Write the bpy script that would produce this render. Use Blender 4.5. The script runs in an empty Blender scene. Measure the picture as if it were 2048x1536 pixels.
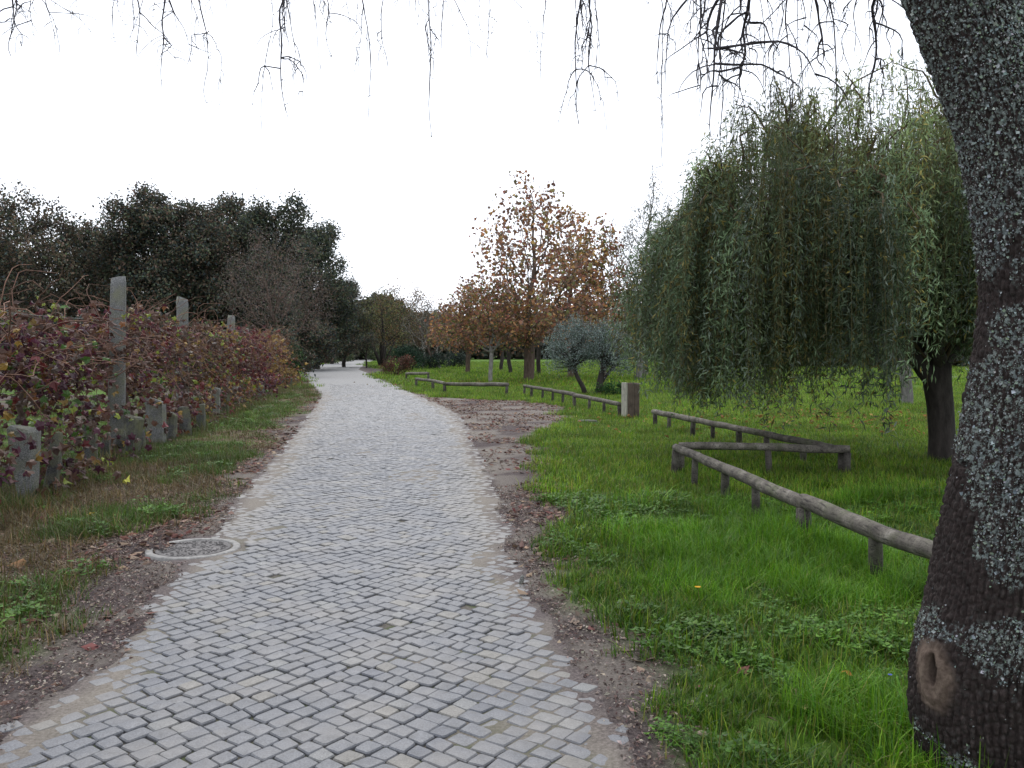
import bpy, math, random
import numpy as np
from mathutils import Vector, Matrix

random.seed(7)
S = bpy.context.scene
COL = S.collection
PI = math.pi
R = math.radians

# ------------------------------------------------------------------ camera, sky, sun, exposure
F = 1704.0                      # focal length in photo pixels (photo is 2048 wide)
EYE = 1.6
PITCH = math.atan(68.0 / F)
cam = bpy.data.cameras.new('camera')
cam.sensor_width = 36.0
cam.lens = 36.0 * F / 2048.0
cam.clip_start = 0.05
cam.clip_end = 4000
camo = bpy.data.objects.new('camera', cam)
COL.objects.link(camo)
camo.location = (0, 0, EYE)
camo.rotation_euler = (PI / 2 - PITCH, 0, 0)
S.camera = camo

SUN_EL, SUN_AZ = R(52), R(-12)   # high, ahead and a little to the left, behind cloud
w = bpy.data.worlds.new('World')
S.world = w
w.use_nodes = True
nt = w.node_tree
nt.nodes.clear()
sky = nt.nodes.new('ShaderNodeTexSky')
sky.sky_type = 'NISHITA'
sky.sun_disc = False
sky.sun_elevation = SUN_EL
sky.sun_rotation = SUN_AZ
sky.air_density = 1.0
sky.dust_density = 4.0
sky.ozone_density = 1.0
# an overcast sky: the blue sky is almost wholly covered by an even pale layer of cloud
mx = nt.nodes.new('ShaderNodeMix')
mx.data_type = 'RGBA'
mx.inputs['Factor'].default_value = 0.86
mx.inputs['B'].default_value = (11.4, 12.0, 13.2, 1)
bg = nt.nodes.new('ShaderNodeBackground')
bg.inputs['Strength'].default_value = 0.11
ow = nt.nodes.new('ShaderNodeOutputWorld')
nt.links.new(sky.outputs['Color'], mx.inputs['A'])
nt.links.new(mx.outputs['Result'], bg.inputs['Color'])
nt.links.new(bg.outputs['Background'], ow.inputs['Surface'])

sun = bpy.data.lights.new('sun', 'SUN')
sun.energy = 1.1
sun.angle = R(25)
sun.color = (1.0, 0.97, 0.93)
suno = bpy.data.objects.new('sun', sun)
COL.objects.link(suno)
sd = Vector((math.sin(SUN_AZ) * math.cos(SUN_EL), math.cos(SUN_AZ) * math.cos(SUN_EL), math.sin(SUN_EL)))
suno.rotation_euler = (-sd).to_track_quat('-Z', 'Y').to_euler()
suno.location = sd * 60

vs = S.view_settings
vs.view_transform = 'Standard'
vs.look = 'None'
vs.exposure = 0.38
vs.gamma = 1.0
vs.use_curve_mapping = False
S.cycles.max_bounces = 6
S.cycles.diffuse_bounces = 3
S.cycles.glossy_bounces = 2
S.cycles.transmission_bounces = 4
S.cycles.transparent_max_bounces = 4

# ------------------------------------------------------------------ helpers
def at(px, py, Y):
    """the point at distance Y ahead that the photo shows at (px, py)"""
    dx = (px - 1024) / F
    dv = -(py - 768) / F
    c, s = math.cos(PITCH), math.sin(PITCH)
    dy, dz = c + dv * s, -s + dv * c
    t = Y / dy
    return Vector((dx * t, Y, EYE + dz * t))

def gp(px, py, z=0.0):
    """the point of height z that the photo shows at (px, py)"""
    dx = (px - 1024) / F
    dv = -(py - 768) / F
    c, s = math.cos(PITCH), math.sin(PITCH)
    dy, dz = c + dv * s, -s + dv * c
    t = (z - EYE) / dz
    return Vector((dx * t, dy * t, z))

def _hash(ix, iy, iz, seed):
    h = (ix.astype(np.int64) * 374761393 + iy.astype(np.int64) * 668265263 + iz.astype(np.int64) * 2147483647 + seed * 974634777) & 0xFFFFFFFF
    h = ((h ^ (h >> 13)) * 1274126177) & 0xFFFFFFFF
    h = ((h ^ (h >> 16)) * 2246822519) & 0xFFFFFFFF
    h = h ^ (h >> 15)
    return (h & 0xFFFFFF) / float(0xFFFFFF)

def vnoise(x, y, z=0.0, seed=0):
    x, y, z = np.broadcast_arrays(np.asarray(x, float), np.asarray(y, float), np.asarray(z, float))
    fx, fy, fz = np.floor(x), np.floor(y), np.floor(z)
    tx, ty, tz = x - fx, y - fy, z - fz
    tx, ty, tz = tx * tx * (3 - 2 * tx), ty * ty * (3 - 2 * ty), tz * tz * (3 - 2 * tz)
    r = 0
    for i in (0, 1):
        for j in (0, 1):
            for k in (0, 1):
                wgt = (tx if i else 1 - tx) * (ty if j else 1 - ty) * (tz if k else 1 - tz)
                r = r + wgt * _hash(fx + i, fy + j, fz + k, seed)
    return r

def fbm(x, y, z=0.0, o=4, seed=0, gain=0.5):
    a, s, t = 1.0, 0.0, 0.0
    x, y, z = np.asarray(x, float), np.asarray(y, float), np.asarray(z, float)
    for i in range(o):
        s = s + a * vnoise(x, y, z, seed + i * 17)
        t += a
        a *= gain
        x, y, z = x * 2.03, y * 2.03, z * 2.03
    return s / t

def sstep(a, b, x):
    t = np.clip((x - a) / (b - a), 0, 1)
    return t * t * (3 - 2 * t)

def mesh_from(name, V, Q=None, T=None, C=None, smooth=False):
    me = bpy.data.meshes.new(name)
    V = np.asarray(V, np.float32).reshape(-1, 3)
    Q = np.zeros((0, 4), np.int32) if Q is None or len(Q) == 0 else np.asarray(Q, np.int32)
    T = np.zeros((0, 3), np.int32) if T is None or len(T) == 0 else np.asarray(T, np.int32)
    me.vertices.add(len(V))
    me.vertices.foreach_set('co', V.ravel())
    nl = Q.size + T.size
    me.loops.add(nl)
    me.loops.foreach_set('vertex_index', np.concatenate([Q.ravel(), T.ravel()]).astype(np.int32))
    me.polygons.add(len(Q) + len(T))
    st = np.concatenate([np.arange(len(Q)) * 4, Q.size + np.arange(len(T)) * 3]).astype(np.int32)
    me.polygons.foreach_set('loop_start', st)
    me.polygons.foreach_set('use_smooth', np.full(len(Q) + len(T), smooth, bool))
    me.update(calc_edges=True)
    if C is not None:
        C = np.asarray(C, np.float32)
        if C.shape[1] == 3:
            C = np.hstack([C, np.ones((len(C), 1), np.float32)])
        a = me.color_attributes.new('Col', 'FLOAT_COLOR', 'POINT')
        a.data.foreach_set('color', C.ravel())
    return me

class MB:
    """collects pieces of geometry for ONE mesh object"""
    def __init__(s):
        s.V, s.Q, s.T, s.C, s.n = [], [], [], [], 0
    def add(s, V, Q=None, T=None, C=(1, 1, 1)):
        V = np.asarray(V, float).reshape(-1, 3)
        if Q is not None and len(Q): s.Q.append(np.asarray(Q, np.int64) + s.n)
        if T is not None and len(T): s.T.append(np.asarray(T, np.int64) + s.n)
        C = np.asarray(C, float)
        if C.ndim == 1: C = np.tile(C[:3], (len(V), 1))
        s.C.append(C[:, :3])
        s.V.append(V)
        s.n += len(V)
    def mesh(s, name, mat, smooth=False):
        me = mesh_from(name, np.concatenate(s.V), np.concatenate(s.Q) if s.Q else None, np.concatenate(s.T) if s.T else None, np.concatenate(s.C), smooth)
        if mat: me.materials.append(mat)
        return me
    def build(s, name, mat, parent=None, smooth=False):
        return link(name, s.mesh(name, mat, smooth), parent)

def link(name, me, parent=None):
    o = bpy.data.objects.new(name, me)
    COL.objects.link(o)
    if parent is not None: o.parent = parent
    return o

def tag(o, label, cat, group=None):
    o['label'] = label
    o['category'] = cat
    if group: o['group'] = group
    return o

def kind(o, k):
    o['kind'] = k
    return o

def empty(name, loc=(0, 0, 0), rz=0.0):
    o = bpy.data.objects.new(name, None)
    COL.objects.link(o)
    o.location = loc
    o.rotation_euler = (0, 0, rz)
    o.empty_display_size = 0.2
    return o

def tube(mb, P, rad, n=8, C=(1, 1, 1), cap=True, rough=0.0, seed=0):
    P = np.asarray(P, float)
    rad = np.broadcast_to(np.asarray(rad, float), (len(P),))
    d = np.gradient(P, axis=0)
    d /= np.linalg.norm(d, axis=1)[:, None] + 1e-9
    up = np.array([0, 0, 1.0]) if abs(d[0, 2]) < 0.9 else np.array([1.0, 0, 0])
    u = np.cross(up, d[0]); u /= np.linalg.norm(u)
    U = np.zeros_like(P)
    for i in range(len(P)):
        u = u - d[i] * np.dot(u, d[i])
        u /= np.linalg.norm(u) + 1e-9
        U[i] = u
    W = np.cross(d, U)
    a = np.arange(n) * 2 * PI / n
    rr = rad[:, None] * np.ones(n)[None]
    if rough:
        idx = np.arange(len(P))[:, None]
        rr = rr * (1 + rough * (vnoise(idx * 0.6 + 0 * a[None], np.cos(a)[None] * 2 + 5 + 0 * idx, np.sin(a)[None] * 2 + 5, seed) - 0.5))
    V = P[:, None, :] + rr[:, :, None] * (np.cos(a)[None, :, None] * U[:, None, :] + np.sin(a)[None, :, None] * W[:, None, :])
    V = V.reshape(-1, 3)
    i = np.arange(len(P) - 1)[:, None] * n
    j = np.arange(n)[None]
    jn = (j + 1) % n
    Q = np.stack([i + j, i + jn, i + n + jn, i + n + j], -1).reshape(-1, 4)
    T = []
    if cap:
        c0, c1 = len(V), len(V) + 1
        V = np.vstack([V, P[:1], P[-1:]])
        L = (len(P) - 1) * n
        T = [[c0, (k + 1) % n, k] for k in range(n)] + [[c1, L + k, L + (k + 1) % n] for k in range(n)]
    mb.add(V, Q, T, C)

def unit(v):
    return v / (np.linalg.norm(v, axis=-1, keepdims=True) + 1e-9)

def leaf_quads(mb, P, D, N, L, W, C, fold=0.15):
    """one bent diamond leaf per point: base P, along D, facing N"""
    P = np.asarray(P, float); n = len(P)
    if n == 0: return
    D = unit(np.asarray(D, float))
    B = unit(np.cross(D, np.asarray(N, float)))
    N = np.cross(B, D)
    L = np.broadcast_to(np.asarray(L, float), (n,))[:, None]
    W = np.broadcast_to(np.asarray(W, float), (n,))[:, None]
    m = P + D * L * 0.45 + N * L * fold
    V = np.stack([P, m + B * W * 0.5, P + D * L, m - B * W * 0.5], 1).reshape(-1, 3)
    Q = np.arange(n * 4).reshape(n, 4)
    C = np.asarray(C, float)
    if C.ndim == 1: C = np.tile(C, (n, 1))
    mb.add(V, Q, None, np.repeat(C, 4, axis=0))

def pick(rng, n, cols, p=None, var=0.25):
    cols = np.asarray(cols, float)
    i = rng.choice(len(cols), n, p=None if p is None else np.asarray(p) / np.sum(p))
    return cols[i] * (1 + var * (rng.random((n, 1)) * 2 - 1)) * (1 + 0.08 * (rng.random((n, 3)) * 2 - 1))

def rvec(rng, n):
    return unit(rng.normal(size=(n, 3)))

# ------------------------------------------------------------------ materials
def new_mat(name):
    m = bpy.data.materials.new(name)
    m.use_nodes = True
    n = m.node_tree
    n.nodes.clear()
    out = n.nodes.new('ShaderNodeOutputMaterial')
    return m, n, out

def N(n, t, **kw):
    x = n.nodes.new(t)
    for k, v in kw.items(): setattr(x, k, v)
    return x

def noise_node(n, scale, detail=4, rough=0.55, vec=None, dim='3D'):
    x = n.nodes.new('ShaderNodeTexNoise')
    x.inputs['Scale'].default_value = scale
    x.inputs['Detail'].default_value = detail
    x.inputs['Roughness'].default_value = rough
    if vec is not None: n.links.new(vec, x.inputs['Vector'])
    return x

def ramp(n, src, stops, interp='LINEAR'):
    r = n.nodes.new('ShaderNodeValToRGB')
    r.color_ramp.interpolation = interp
    e = r.color_ramp.elements
    while len(e) < len(stops): e.new(0.5)
    for el, (p, c) in zip(e, stops):
        el.position = p
        el.color = (c[0], c[1], c[2], 1) if hasattr(c, '__len__') else (c, c, c, 1)
    n.links.new(src, r.inputs['Fac'])
    return r

def mixc(n, fac, a, b, mode='MIX'):
    x = n.nodes.new('ShaderNodeMix')
    x.data_type = 'RGBA'
    x.blend_type = mode
    for sock, v in (('Factor', fac), ('A', a), ('B', b)):
        if isinstance(v, bpy.types.NodeSocket): n.links.new(v, x.inputs[sock])
        elif hasattr(v, '__len__'): x.inputs[sock].default_value = (v[0], v[1], v[2], 1)
        else: x.inputs[sock].default_value = v
    return x.outputs['Result']

def math_n(n, op, a, b=0.0, clamp=False):
    x = n.nodes.new('ShaderNodeMath')
    x.operation = op
    x.use_clamp = clamp
    for i, v in enumerate((a, b)):
        if isinstance(v, bpy.types.NodeSocket): n.links.new(v, x.inputs[i])
        else: x.inputs[i].default_value = v
    return x.outputs[0]

def bump(n, h, strength, dist):
    b = n.nodes.new('ShaderNodeBump')
    b.inputs['Strength'].default_value = strength
    b.inputs['Distance'].default_value = dist
    n.links.new(h, b.inputs['Height'])
    return b.outputs['Normal']

def principled(n, out, col, rough=0.8, spec=0.3, normal=None):
    p = n.nodes.new('ShaderNodeBsdfPrincipled')
    if isinstance(col, bpy.types.NodeSocket): n.links.new(col, p.inputs['Base Color'])
    else: p.inputs['Base Color'].default_value = (*col, 1)
    if isinstance(rough, bpy.types.NodeSocket): n.links.new(rough, p.inputs['Roughness'])
    else: p.inputs['Roughness'].default_value = rough
    p.inputs['Specular IOR Level'].default_value = spec
    if normal is not None: n.links.new(normal, p.inputs['Normal'])
    n.links.new(p.outputs['BSDF'], out.inputs['Surface'])
    return p

def vcol(n, name='Col'):
    a = n.nodes.new('ShaderNodeAttribute')
    a.attribute_name = name
    return a.outputs['Color']

def sep(n, c):
    s = n.nodes.new('ShaderNodeSeparateColor')
    n.links.new(c, s.inputs[0])
    return s.outputs

def leaf_mat(name, trans=0.35, rough=0.55, spec=0.25, patch=None, inst=0.0):
    m, n, out = new_mat(name)
    c = vcol(n)
    if patch:
        g = N(n, 'ShaderNodeNewGeometry')
        nz = noise_node(n, patch, 3, 0.6, g.outputs['Position'])
        c = mixc(n, 1.0, c, ramp(n, nz.outputs['Fac'], [(0.3, (0.62, 0.6, 0.55)), (0.7, (1.3, 1.25, 1.2))]).outputs['Color'], 'MULTIPLY')
    if inst:
        oi = N(n, 'ShaderNodeObjectInfo')
        c = mixc(n, 1.0, c, ramp(n, oi.outputs['Random'], [(0.0, (1 - inst,) * 3), (0.6, (1, 1, 1)), (1.0, (1 + inst * 1.2, 1 + inst, 1))]).outputs['Color'], 'MULTIPLY')
    p = N(n, 'ShaderNodeBsdfPrincipled')
    n.links.new(c, p.inputs['Base Color'])
    p.inputs['Roughness'].default_value = rough
    p.inputs['Specular IOR Level'].default_value = spec
    t = N(n, 'ShaderNodeBsdfTranslucent')
    n.links.new(c, t.inputs['Color'])
    mxs = N(n, 'ShaderNodeMixShader')
    mxs.inputs[0].default_value = trans
    n.links.new(p.outputs[0], mxs.inputs[1])
    n.links.new(t.outputs[0], mxs.inputs[2])
    n.links.new(mxs.outputs[0], out.inputs['Surface'])
    return m

def bark_mat(name, c0, c1, scale=12, b=0.6):
    m, n, out = new_mat(name)
    tc = N(n, 'ShaderNodeTexCoord')
    mp = N(n, 'ShaderNodeMapping')
    mp.inputs['Scale'].default_value = (1, 1, 0.3)
    n.links.new(tc.outputs['Object'], mp.inputs['Vector'])
    nz = noise_node(n, scale, 6, 0.65, mp.outputs['Vector'])
    col = ramp(n, nz.outputs['Fac'], [(0.3, c0), (0.7, c1)]).outputs['Color']
    col = mixc(n, 1.0, col, vcol(n), 'MULTIPLY')
    principled(n, out, col, 0.85, 0.2, bump(n, nz.outputs['Fac'], b, 0.03))
    return m

M = {}
M['leaf'] = leaf_mat('leaf', 0.32)
M['leaf_far'] = leaf_mat('leaf_far', 0.25, patch=0.55)
M['willow_leaf'] = leaf_mat('willow_leaf', 0.3, 0.5, 0.35, patch=0.9)
M['grass'] = leaf_mat('grass_blade', 0.35, 0.5, 0.25, patch=0.8, inst=0.28)
M['litter'] = leaf_mat('dead_leaf', 0.15, 0.8, 0.15)
M['vine_leaf'] = leaf_mat('vine_leaf', 0.3, 0.5, 0.35)
M['bark_dark'] = bark_mat('bark_dark', (0.018, 0.015, 0.013), (0.06, 0.05, 0.045))
M['bark_brown'] = bark_mat('bark_brown', (0.05, 0.035, 0.026), (0.14, 0.10, 0.08))
M['bark_pale'] = bark_mat('bark_pale', (0.12, 0.11, 0.10), (0.30, 0.285, 0.26))
M['bark_grey'] = bark_mat('bark_grey', (0.07, 0.065, 0.06), (0.20, 0.19, 0.175))
M['twig'] = bark_mat('twig_bark', (0.03, 0.026, 0.028), (0.075, 0.065, 0.07), 40)

def granite_mat(name, dark=1.0, lich=0.5):
    m, n, out = new_mat(name)
    tc = N(n, 'ShaderNodeTexCoord')
    v = tc.outputs['Object']
    a = noise_node(n, 90, 3, 0.7, v)
    b = noise_node(n, 5, 5, 0.6, v)
    c = ramp(n, a.outputs['Fac'], [(0.32, (0.06 * dark, 0.06 * dark, 0.06 * dark)), (0.5, (0.18 * dark, 0.18 * dark, 0.175 * dark)), (0.7, (0.36 * dark, 0.355 * dark, 0.34 * dark))]).outputs['Color']
    c = mixc(n, ramp(n, b.outputs['Fac'], [(0.42, 0.0), (0.62, lich)]).outputs['Color'], c, (0.155, 0.155, 0.085))
    d = noise_node(n, 9, 4, 0.6, v)
    c = mixc(n, ramp(n, d.outputs['Fac'], [(0.55, 0.0), (0.7, 0.55)]).outputs['Color'], c, (0.07, 0.065, 0.06))
    principled(n, out, c, 0.9, 0.2, bump(n, a.outputs['Fac'], 0.5, 0.01))
    return m
M['granite'] = granite_mat('granite', 0.75, 0.55)
M['granite_low'] = granite_mat('granite_low', 0.42, 0.8)

def log_mat():
    m, n, out = new_mat('weathered_log')
    tc = N(n, 'ShaderNodeTexCoord')
    v = tc.outputs['Object']
    a = noise_node(n, 7, 5, 0.6, v)
    b = noise_node(n, 60, 4, 0.7, v)
    c = ramp(n, a.outputs['Fac'], [(0.3, (0.06, 0.052, 0.045)), (0.55, (0.145, 0.13, 0.108)), (0.75, (0.25, 0.23, 0.195))]).outputs['Color']
    c = mixc(n, ramp(n, b.outputs['Fac'], [(0.35, 0.65), (0.5, 0.0)]).outputs['Color'], c, (0.035, 0.03, 0.027))
    g = noise_node(n, 3.3, 3, 0.6, v)
    c = mixc(n, ramp(n, g.outputs['Fac'], [(0.52, 0.0), (0.68, 0.5)]).outputs['Color'], c, (0.07, 0.085, 0.035))
    mp = N(n, 'ShaderNodeMapping'); mp.inputs['Scale'].default_value = (1, 0.07, 1)
    n.links.new(v, mp.inputs['Vector'])
    ck = noise_node(n, 55, 3, 0.6, mp.outputs['Vector'])
    c = mixc(n, ramp(n, ck.outputs['Fac'], [(0.34, 0.85), (0.44, 0.0)]).outputs['Color'], c, (0.03, 0.026, 0.023))
    c = mixc(n, 1.0, c, vcol(n), 'MULTIPLY')
    principled(n, out, c, 0.85, 0.2, bump(n, ck.outputs['Fac'], 0.6, 0.012))
    return m
M['log'] = log_mat()

def stone_mat():
    m, n, out = new_mat('cobble_granite')
    g = N(n, 'ShaderNodeNewGeometry')
    v = g.outputs['Position']
    a = noise_node(n, 130, 3, 0.75, v)
    b = noise_node(n, 2.2, 4, 0.6, v)
    d = noise_node(n, 14, 4, 0.65, v)
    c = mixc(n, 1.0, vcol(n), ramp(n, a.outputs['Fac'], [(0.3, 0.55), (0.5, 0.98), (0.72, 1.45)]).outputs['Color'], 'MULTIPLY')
    # dust and sand trodden on the tops
    c = mixc(n, ramp(n, b.outputs['Fac'], [(0.44, 0.0), (0.72, 0.55)]).outputs['Color'], c, (0.19, 0.172, 0.148))
    c = mixc(n, ramp(n, d.outputs['Fac'], [(0.58, 0.0), (0.75, 0.4)]).outputs['Color'], c, (0.11, 0.105, 0.09))
    principled(n, out, c, ramp(n, d.outputs['Fac'], [(0.3, 0.40), (0.7, 0.62)]).outputs['Color'], 0.55, bump(n, a.outputs['Fac'], 0.35, 0.004))
    return m
M['cobble'] = stone_mat()

def bed_mat():
    # Col: R = sand patch, G = moss, B = far road (stones too small to build)
    m, n, out = new_mat('road_bed')
    g = N(n, 'ShaderNodeNewGeometry')
    v = g.outputs['Position']
    s = sep(n, vcol(n))
    a = noise_node(n, 60, 4, 0.7, v)
    b = noise_node(n, 6, 4, 0.6, v)
    joint = ramp(n, a.outputs['Fac'], [(0.3, (0.045, 0.04, 0.033)), (0.7, (0.12, 0.105, 0.088))]).outputs['Color']
    sand = ramp(n, a.outputs['Fac'], [(0.25, (0.11, 0.094, 0.075)), (0.55, (0.19, 0.167, 0.14)), (0.8, (0.27, 0.24, 0.205))]).outputs['Color']
    c = mixc(n, s[0], joint, sand)
    mg = math_n(n, 'MULTIPLY', s[1], ramp(n, b.outputs['Fac'], [(0.46, 0.0), (0.58, 0.9)]).outputs['Color'])
    c = mixc(n, mg, c, (0.05, 0.066, 0.02))
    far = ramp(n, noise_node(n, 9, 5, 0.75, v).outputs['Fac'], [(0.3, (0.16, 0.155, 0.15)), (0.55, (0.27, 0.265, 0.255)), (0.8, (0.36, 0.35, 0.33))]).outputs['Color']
    al = [x for x in n.nodes if x.bl_idname == 'ShaderNodeAttribute'][0].outputs['Alpha']
    c = mixc(n, al, c, ramp(n, a.outputs['Fac'], [(0.28, (0.035, 0.027, 0.026)), (0.5, (0.085, 0.068, 0.064)), (0.72, (0.17, 0.14, 0.13))]).outputs['Color'])
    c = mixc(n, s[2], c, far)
    principled(n, out, c, 0.85, 0.25, bump(n, a.outputs['Fac'], 0.6, 0.01))
    return m
M['bed'] = bed_mat()

def ground_mat():
    # Col: R = grass cover, G = dry / dead cover, B = pale sand; the rest is dark soil with small litter
    m, n, out = new_mat('ground_soil')
    g = N(n, 'ShaderNodeNewGeometry')
    v = g.outputs['Position']
    s = sep(n, vcol(n))
    a = noise_node(n, 75, 5, 0.75, v)
    b = noise_node(n, 1.3, 5, 0.6, v)
    f = noise_node(n, 0.16, 4, 0.6, v)
    soil = ramp(n, a.outputs['Fac'], [(0.28, (0.03, 0.023, 0.023)), (0.5, (0.075, 0.058, 0.056)), (0.72, (0.17, 0.14, 0.13))]).outputs['Color']
    grs = ramp(n, a.outputs['Fac'], [(0.3, (0.035, 0.085, 0.007)), (0.7, (0.10, 0.21, 0.016))]).outputs['Color']
    grs = mixc(n, ramp(n, f.outputs['Fac'], [(0.45, 0.0), (0.7, 0.45)]).outputs['Color'], grs, (0.10, 0.115, 0.03))
    grs = mixc(n, ramp(n, b.outputs['Fac'], [(0.52, 0.0), (0.72, 0.45)]).outputs['Color'], grs, (0.035, 0.05, 0.012))
    dry = ramp(n, a.outputs['Fac'], [(0.3, (0.075, 0.055, 0.028)), (0.7, (0.17, 0.13, 0.07))]).outputs['Color']
    sand = ramp(n, a.outputs['Fac'], [(0.25, (0.11, 0.092, 0.076)), (0.6, (0.22, 0.195, 0.168))]).outputs['Color']
    c = mixc(n, s[2], soil, sand)
    c = mixc(n, s[1], c, dry)
    c = mixc(n, s[0], c, grs)
    principled(n, out, c, 0.95, 0.15, bump(n, a.outputs['Fac'], 0.8, 0.02))
    return m
M['ground'] = ground_mat()

# ------------------------------------------------------------------ road edges, read off the photograph onto the ground plane
def edge(pts):
    g = [gp(x, y) for x, y in pts]
    g.sort(key=lambda p: p.y)
    return np.array([p.y for p in g]), np.array([p.x for p in g])
EL = edge([(-30, 1536), (60, 1440), (190, 1330), (310, 1205), (395, 1110), (440, 1040), (490, 980), (560, 900), (602, 850), (636, 805), (645, 788), (630, 768), (603, 747), (606, 738), (640, 730), (690, 722), (715, 718)])
ER = edge([(1255, 1536), (1195, 1400), (1130, 1300), (1062, 1200), (1015, 1100), (1000, 1000), (975, 940), (950, 895), (935, 850), (900, 820), (850, 797), (800, 778), (755, 760), (728, 746), (712, 739), (722, 730), (738, 722), (748, 718)])
GR = edge([(1440, 1536), (1300, 1400), (1225, 1300), (1165, 1200), (1125, 1100), (1090, 1000), (1085, 950), (1065, 900), (1075, 868), (1130, 842), (1120, 815), (1040, 803), (870, 795), (808, 778), (765, 760), (745, 750), (780, 744), (770, 740), (724, 730), (740, 722), (750, 718)])
GLE = edge([(-170, 1400), (0, 1300), (130, 1200), (275, 1100), (350, 1050), (430, 1000), (530, 900), (585, 850), (628, 805), (640, 788), (625, 768), (598, 747), (600, 738), (636, 730), (688, 722), (712, 718)])
def ex(E, y):
    y = np.asarray(y, float)
    r = np.interp(y, E[0], E[1])
    lo = E[1][0] + (y - E[0][0]) * (E[1][2] - E[1][0]) / (E[0][2] - E[0][0])
    hi = E[1][-1] + (y - E[0][-1]) * -0.22
    return np.where(y < E[0][0], lo, np.where(y > E[0][-1], hi, r))
def wob(x, y, amp=0.16, f=1.6, seed=3):
    return amp * (fbm(x * f, y * f, 0, 4, seed) - 0.5) * 2
# the vine row and its edge of upright stones
A0, A1 = gp(62, 1000), gp(570, 776)
def rowx(y):
    return A0.x + (np.asarray(y, float) - A0.y) * (A1.x - A0.x) / (A1.y - A0.y)

MAN = gp(387, 1098)
def masks(x, y):
    """grass, dry cover, sand, on-road (0..1 each) anywhere on the plane"""
    wa = wob(x, y)
    xl, xr, gr, gl = ex(EL, y), ex(ER, y), ex(GR, y), ex(GLE, y)
    sc = 1 + 0.02 * np.maximum(y - 10, 0)
    onroad = sstep(-0.05, 0.05, x + wa - xl) * sstep(-0.05, 0.05, xr - x + wa)
    right = x > 0.5 * (xl + xr)
    gR = sstep(-0.08, 0.4, x - gr + 0.05 + 2.2 * wob(x, y, 0.22, 1.1, 9))
    gL = sstep(-0.15, 0.5, gl - x + 2.2 * wob(x, y, 0.25, 1.2, 11))
    rl = rowx(y)
    n1 = fbm(x * 0.8, y * 0.8, 0, 4, 21)
    n2 = fbm(x * 0.25, y * 0.25, 0, 4, 31)
    # verge on the left: mixed green and dry; beyond the row: tilled field
    grassL = gL * sstep(0.38, 0.62, n1 + 0.12 * sstep(14, 24, y) - 0.05)
    dryL = gL * (1 - 0.25 * n1)
    field = sstep(0.4, 1.8, rl - x) * sstep(60, 45, y)
    grassL = grassL * (1 - field) + field * sstep(0.52, 0.6, n2) * 0.9
    dryL = dryL * (1 - 0.75 * field)
    grass = np.where(right, gR, grassL)
    dry = np.where(right, 0.55 * sstep(0.55, 0.7, fbm(x * 0.5, y * 0.5, 0, 4, 41)) * gR * 0.6, dryL)
    sand = np.where(right, sstep(0.75, 0.0, x - xr + 0.3 * wa), sstep(0.7 , 0.0, xl - x + 0.3 * wa)) * (1 - onroad)
    far = sstep(20, 34, y)
    bay = (x > xr - 0.4) * sstep(0.5, -0.2, x - gr) * sstep(10.5, 13, y) * sstep(31, 28, y)
    sand = np.maximum(sand, 0)
    sand = np.clip(0.8 * bay * sstep(0.3, 0.55, fbm(x * 1.6, y * 1.6, 0, 4, 53)) + 0.75 * sand * sstep(0.42, 0.62, fbm(x * 2.3, y * 2.3, 0, 4, 51) + 0.25 * far), 0, 1)
    return grass, dry, sand, onroad

def gheight(x, y):
    xl, xr = ex(EL, y), ex(ER, y)
    wa = wob(x, y)
    ins = np.minimum(x + wa - xl, xr - x + wa)      # > 0 on the road
    h = np.where(ins > 0, -0.10 * sstep(0.0, 0.12, ins), 0)
    off = sstep(0.0, 0.6, -ins)
    h = h + off * (0.05 * (fbm(x * 0.9, y * 0.9, 0, 4, 61) - 0.4) + 0.02 * (fbm(x * 7, y * 7, 0, 3, 62) - 0.5)) + 0.004
    h = h + 0.010 * (1 - off) * (fbm(x * 9, y * 9, 0, 3, 63) - 0.4)
    # the gully round the manhole is silted up on its left
    md = np.hypot(x - MAN.x, y - MAN.y)
    h = np.where(md < 0.5, h - 0.03 * sstep(0.5, 0.40, md), h)
    md = np.hypot(x - MAN.x + 0.36, y - MAN.y - 0.05)
    h = h + 0.052 * sstep(0.25, 0.05, md + 0.10 * (fbm(x * 8, y * 8, 0, 3, 66) - 0.5))
    return h
def gz(x, y):
    return float(gheight(np.array([x]), np.array([y]))[0])

def graded(lo, hi, f0, f1, d, g):
    a = list(np.arange(f0, f1 + d / 2, d))
    s = d
    while a[-1] < hi:
        s *= g
        a.append(a[-1] + s)
    s = d
    b = []
    p = f0
    while p > lo:
        s *= g
        p -= s
        b.append(p)
    return np.array(b[::-1] + a)

def grid_mesh(name, gx, gy, zf, cf, mat):
    X, Y = np.meshgrid(gx, gy)
    Z = zf(X, Y)
    V = np.stack([X, Y, Z], -1).reshape(-1, 3)
    nx = len(gx)
    i = np.arange(len(gy) - 1)[:, None] * nx
    j = np.arange(nx - 1)[None]
    Q = np.stack([i + j, i + j + 1, i + nx + j + 1, i + nx + j], -1).reshape(-1, 4)
    me = mesh_from(name, V, Q, None, cf(X, Y).reshape(-1, 3), True)
    me.materials.append(mat)
    return me

def gcol(X, Y):
    g, d, s, r = masks(X, Y)
    return np.stack([g * 0.92, d * 0.8, s], -1)
ground = link('ground', grid_mesh('ground', graded(-700, 700, -7.5, 4.5, 0.06, 1.07), graded(-12, 900, 1.5, 15, 0.06, 1.022), gheight, gcol, M['ground']))
kind(ground, 'structure')

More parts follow.
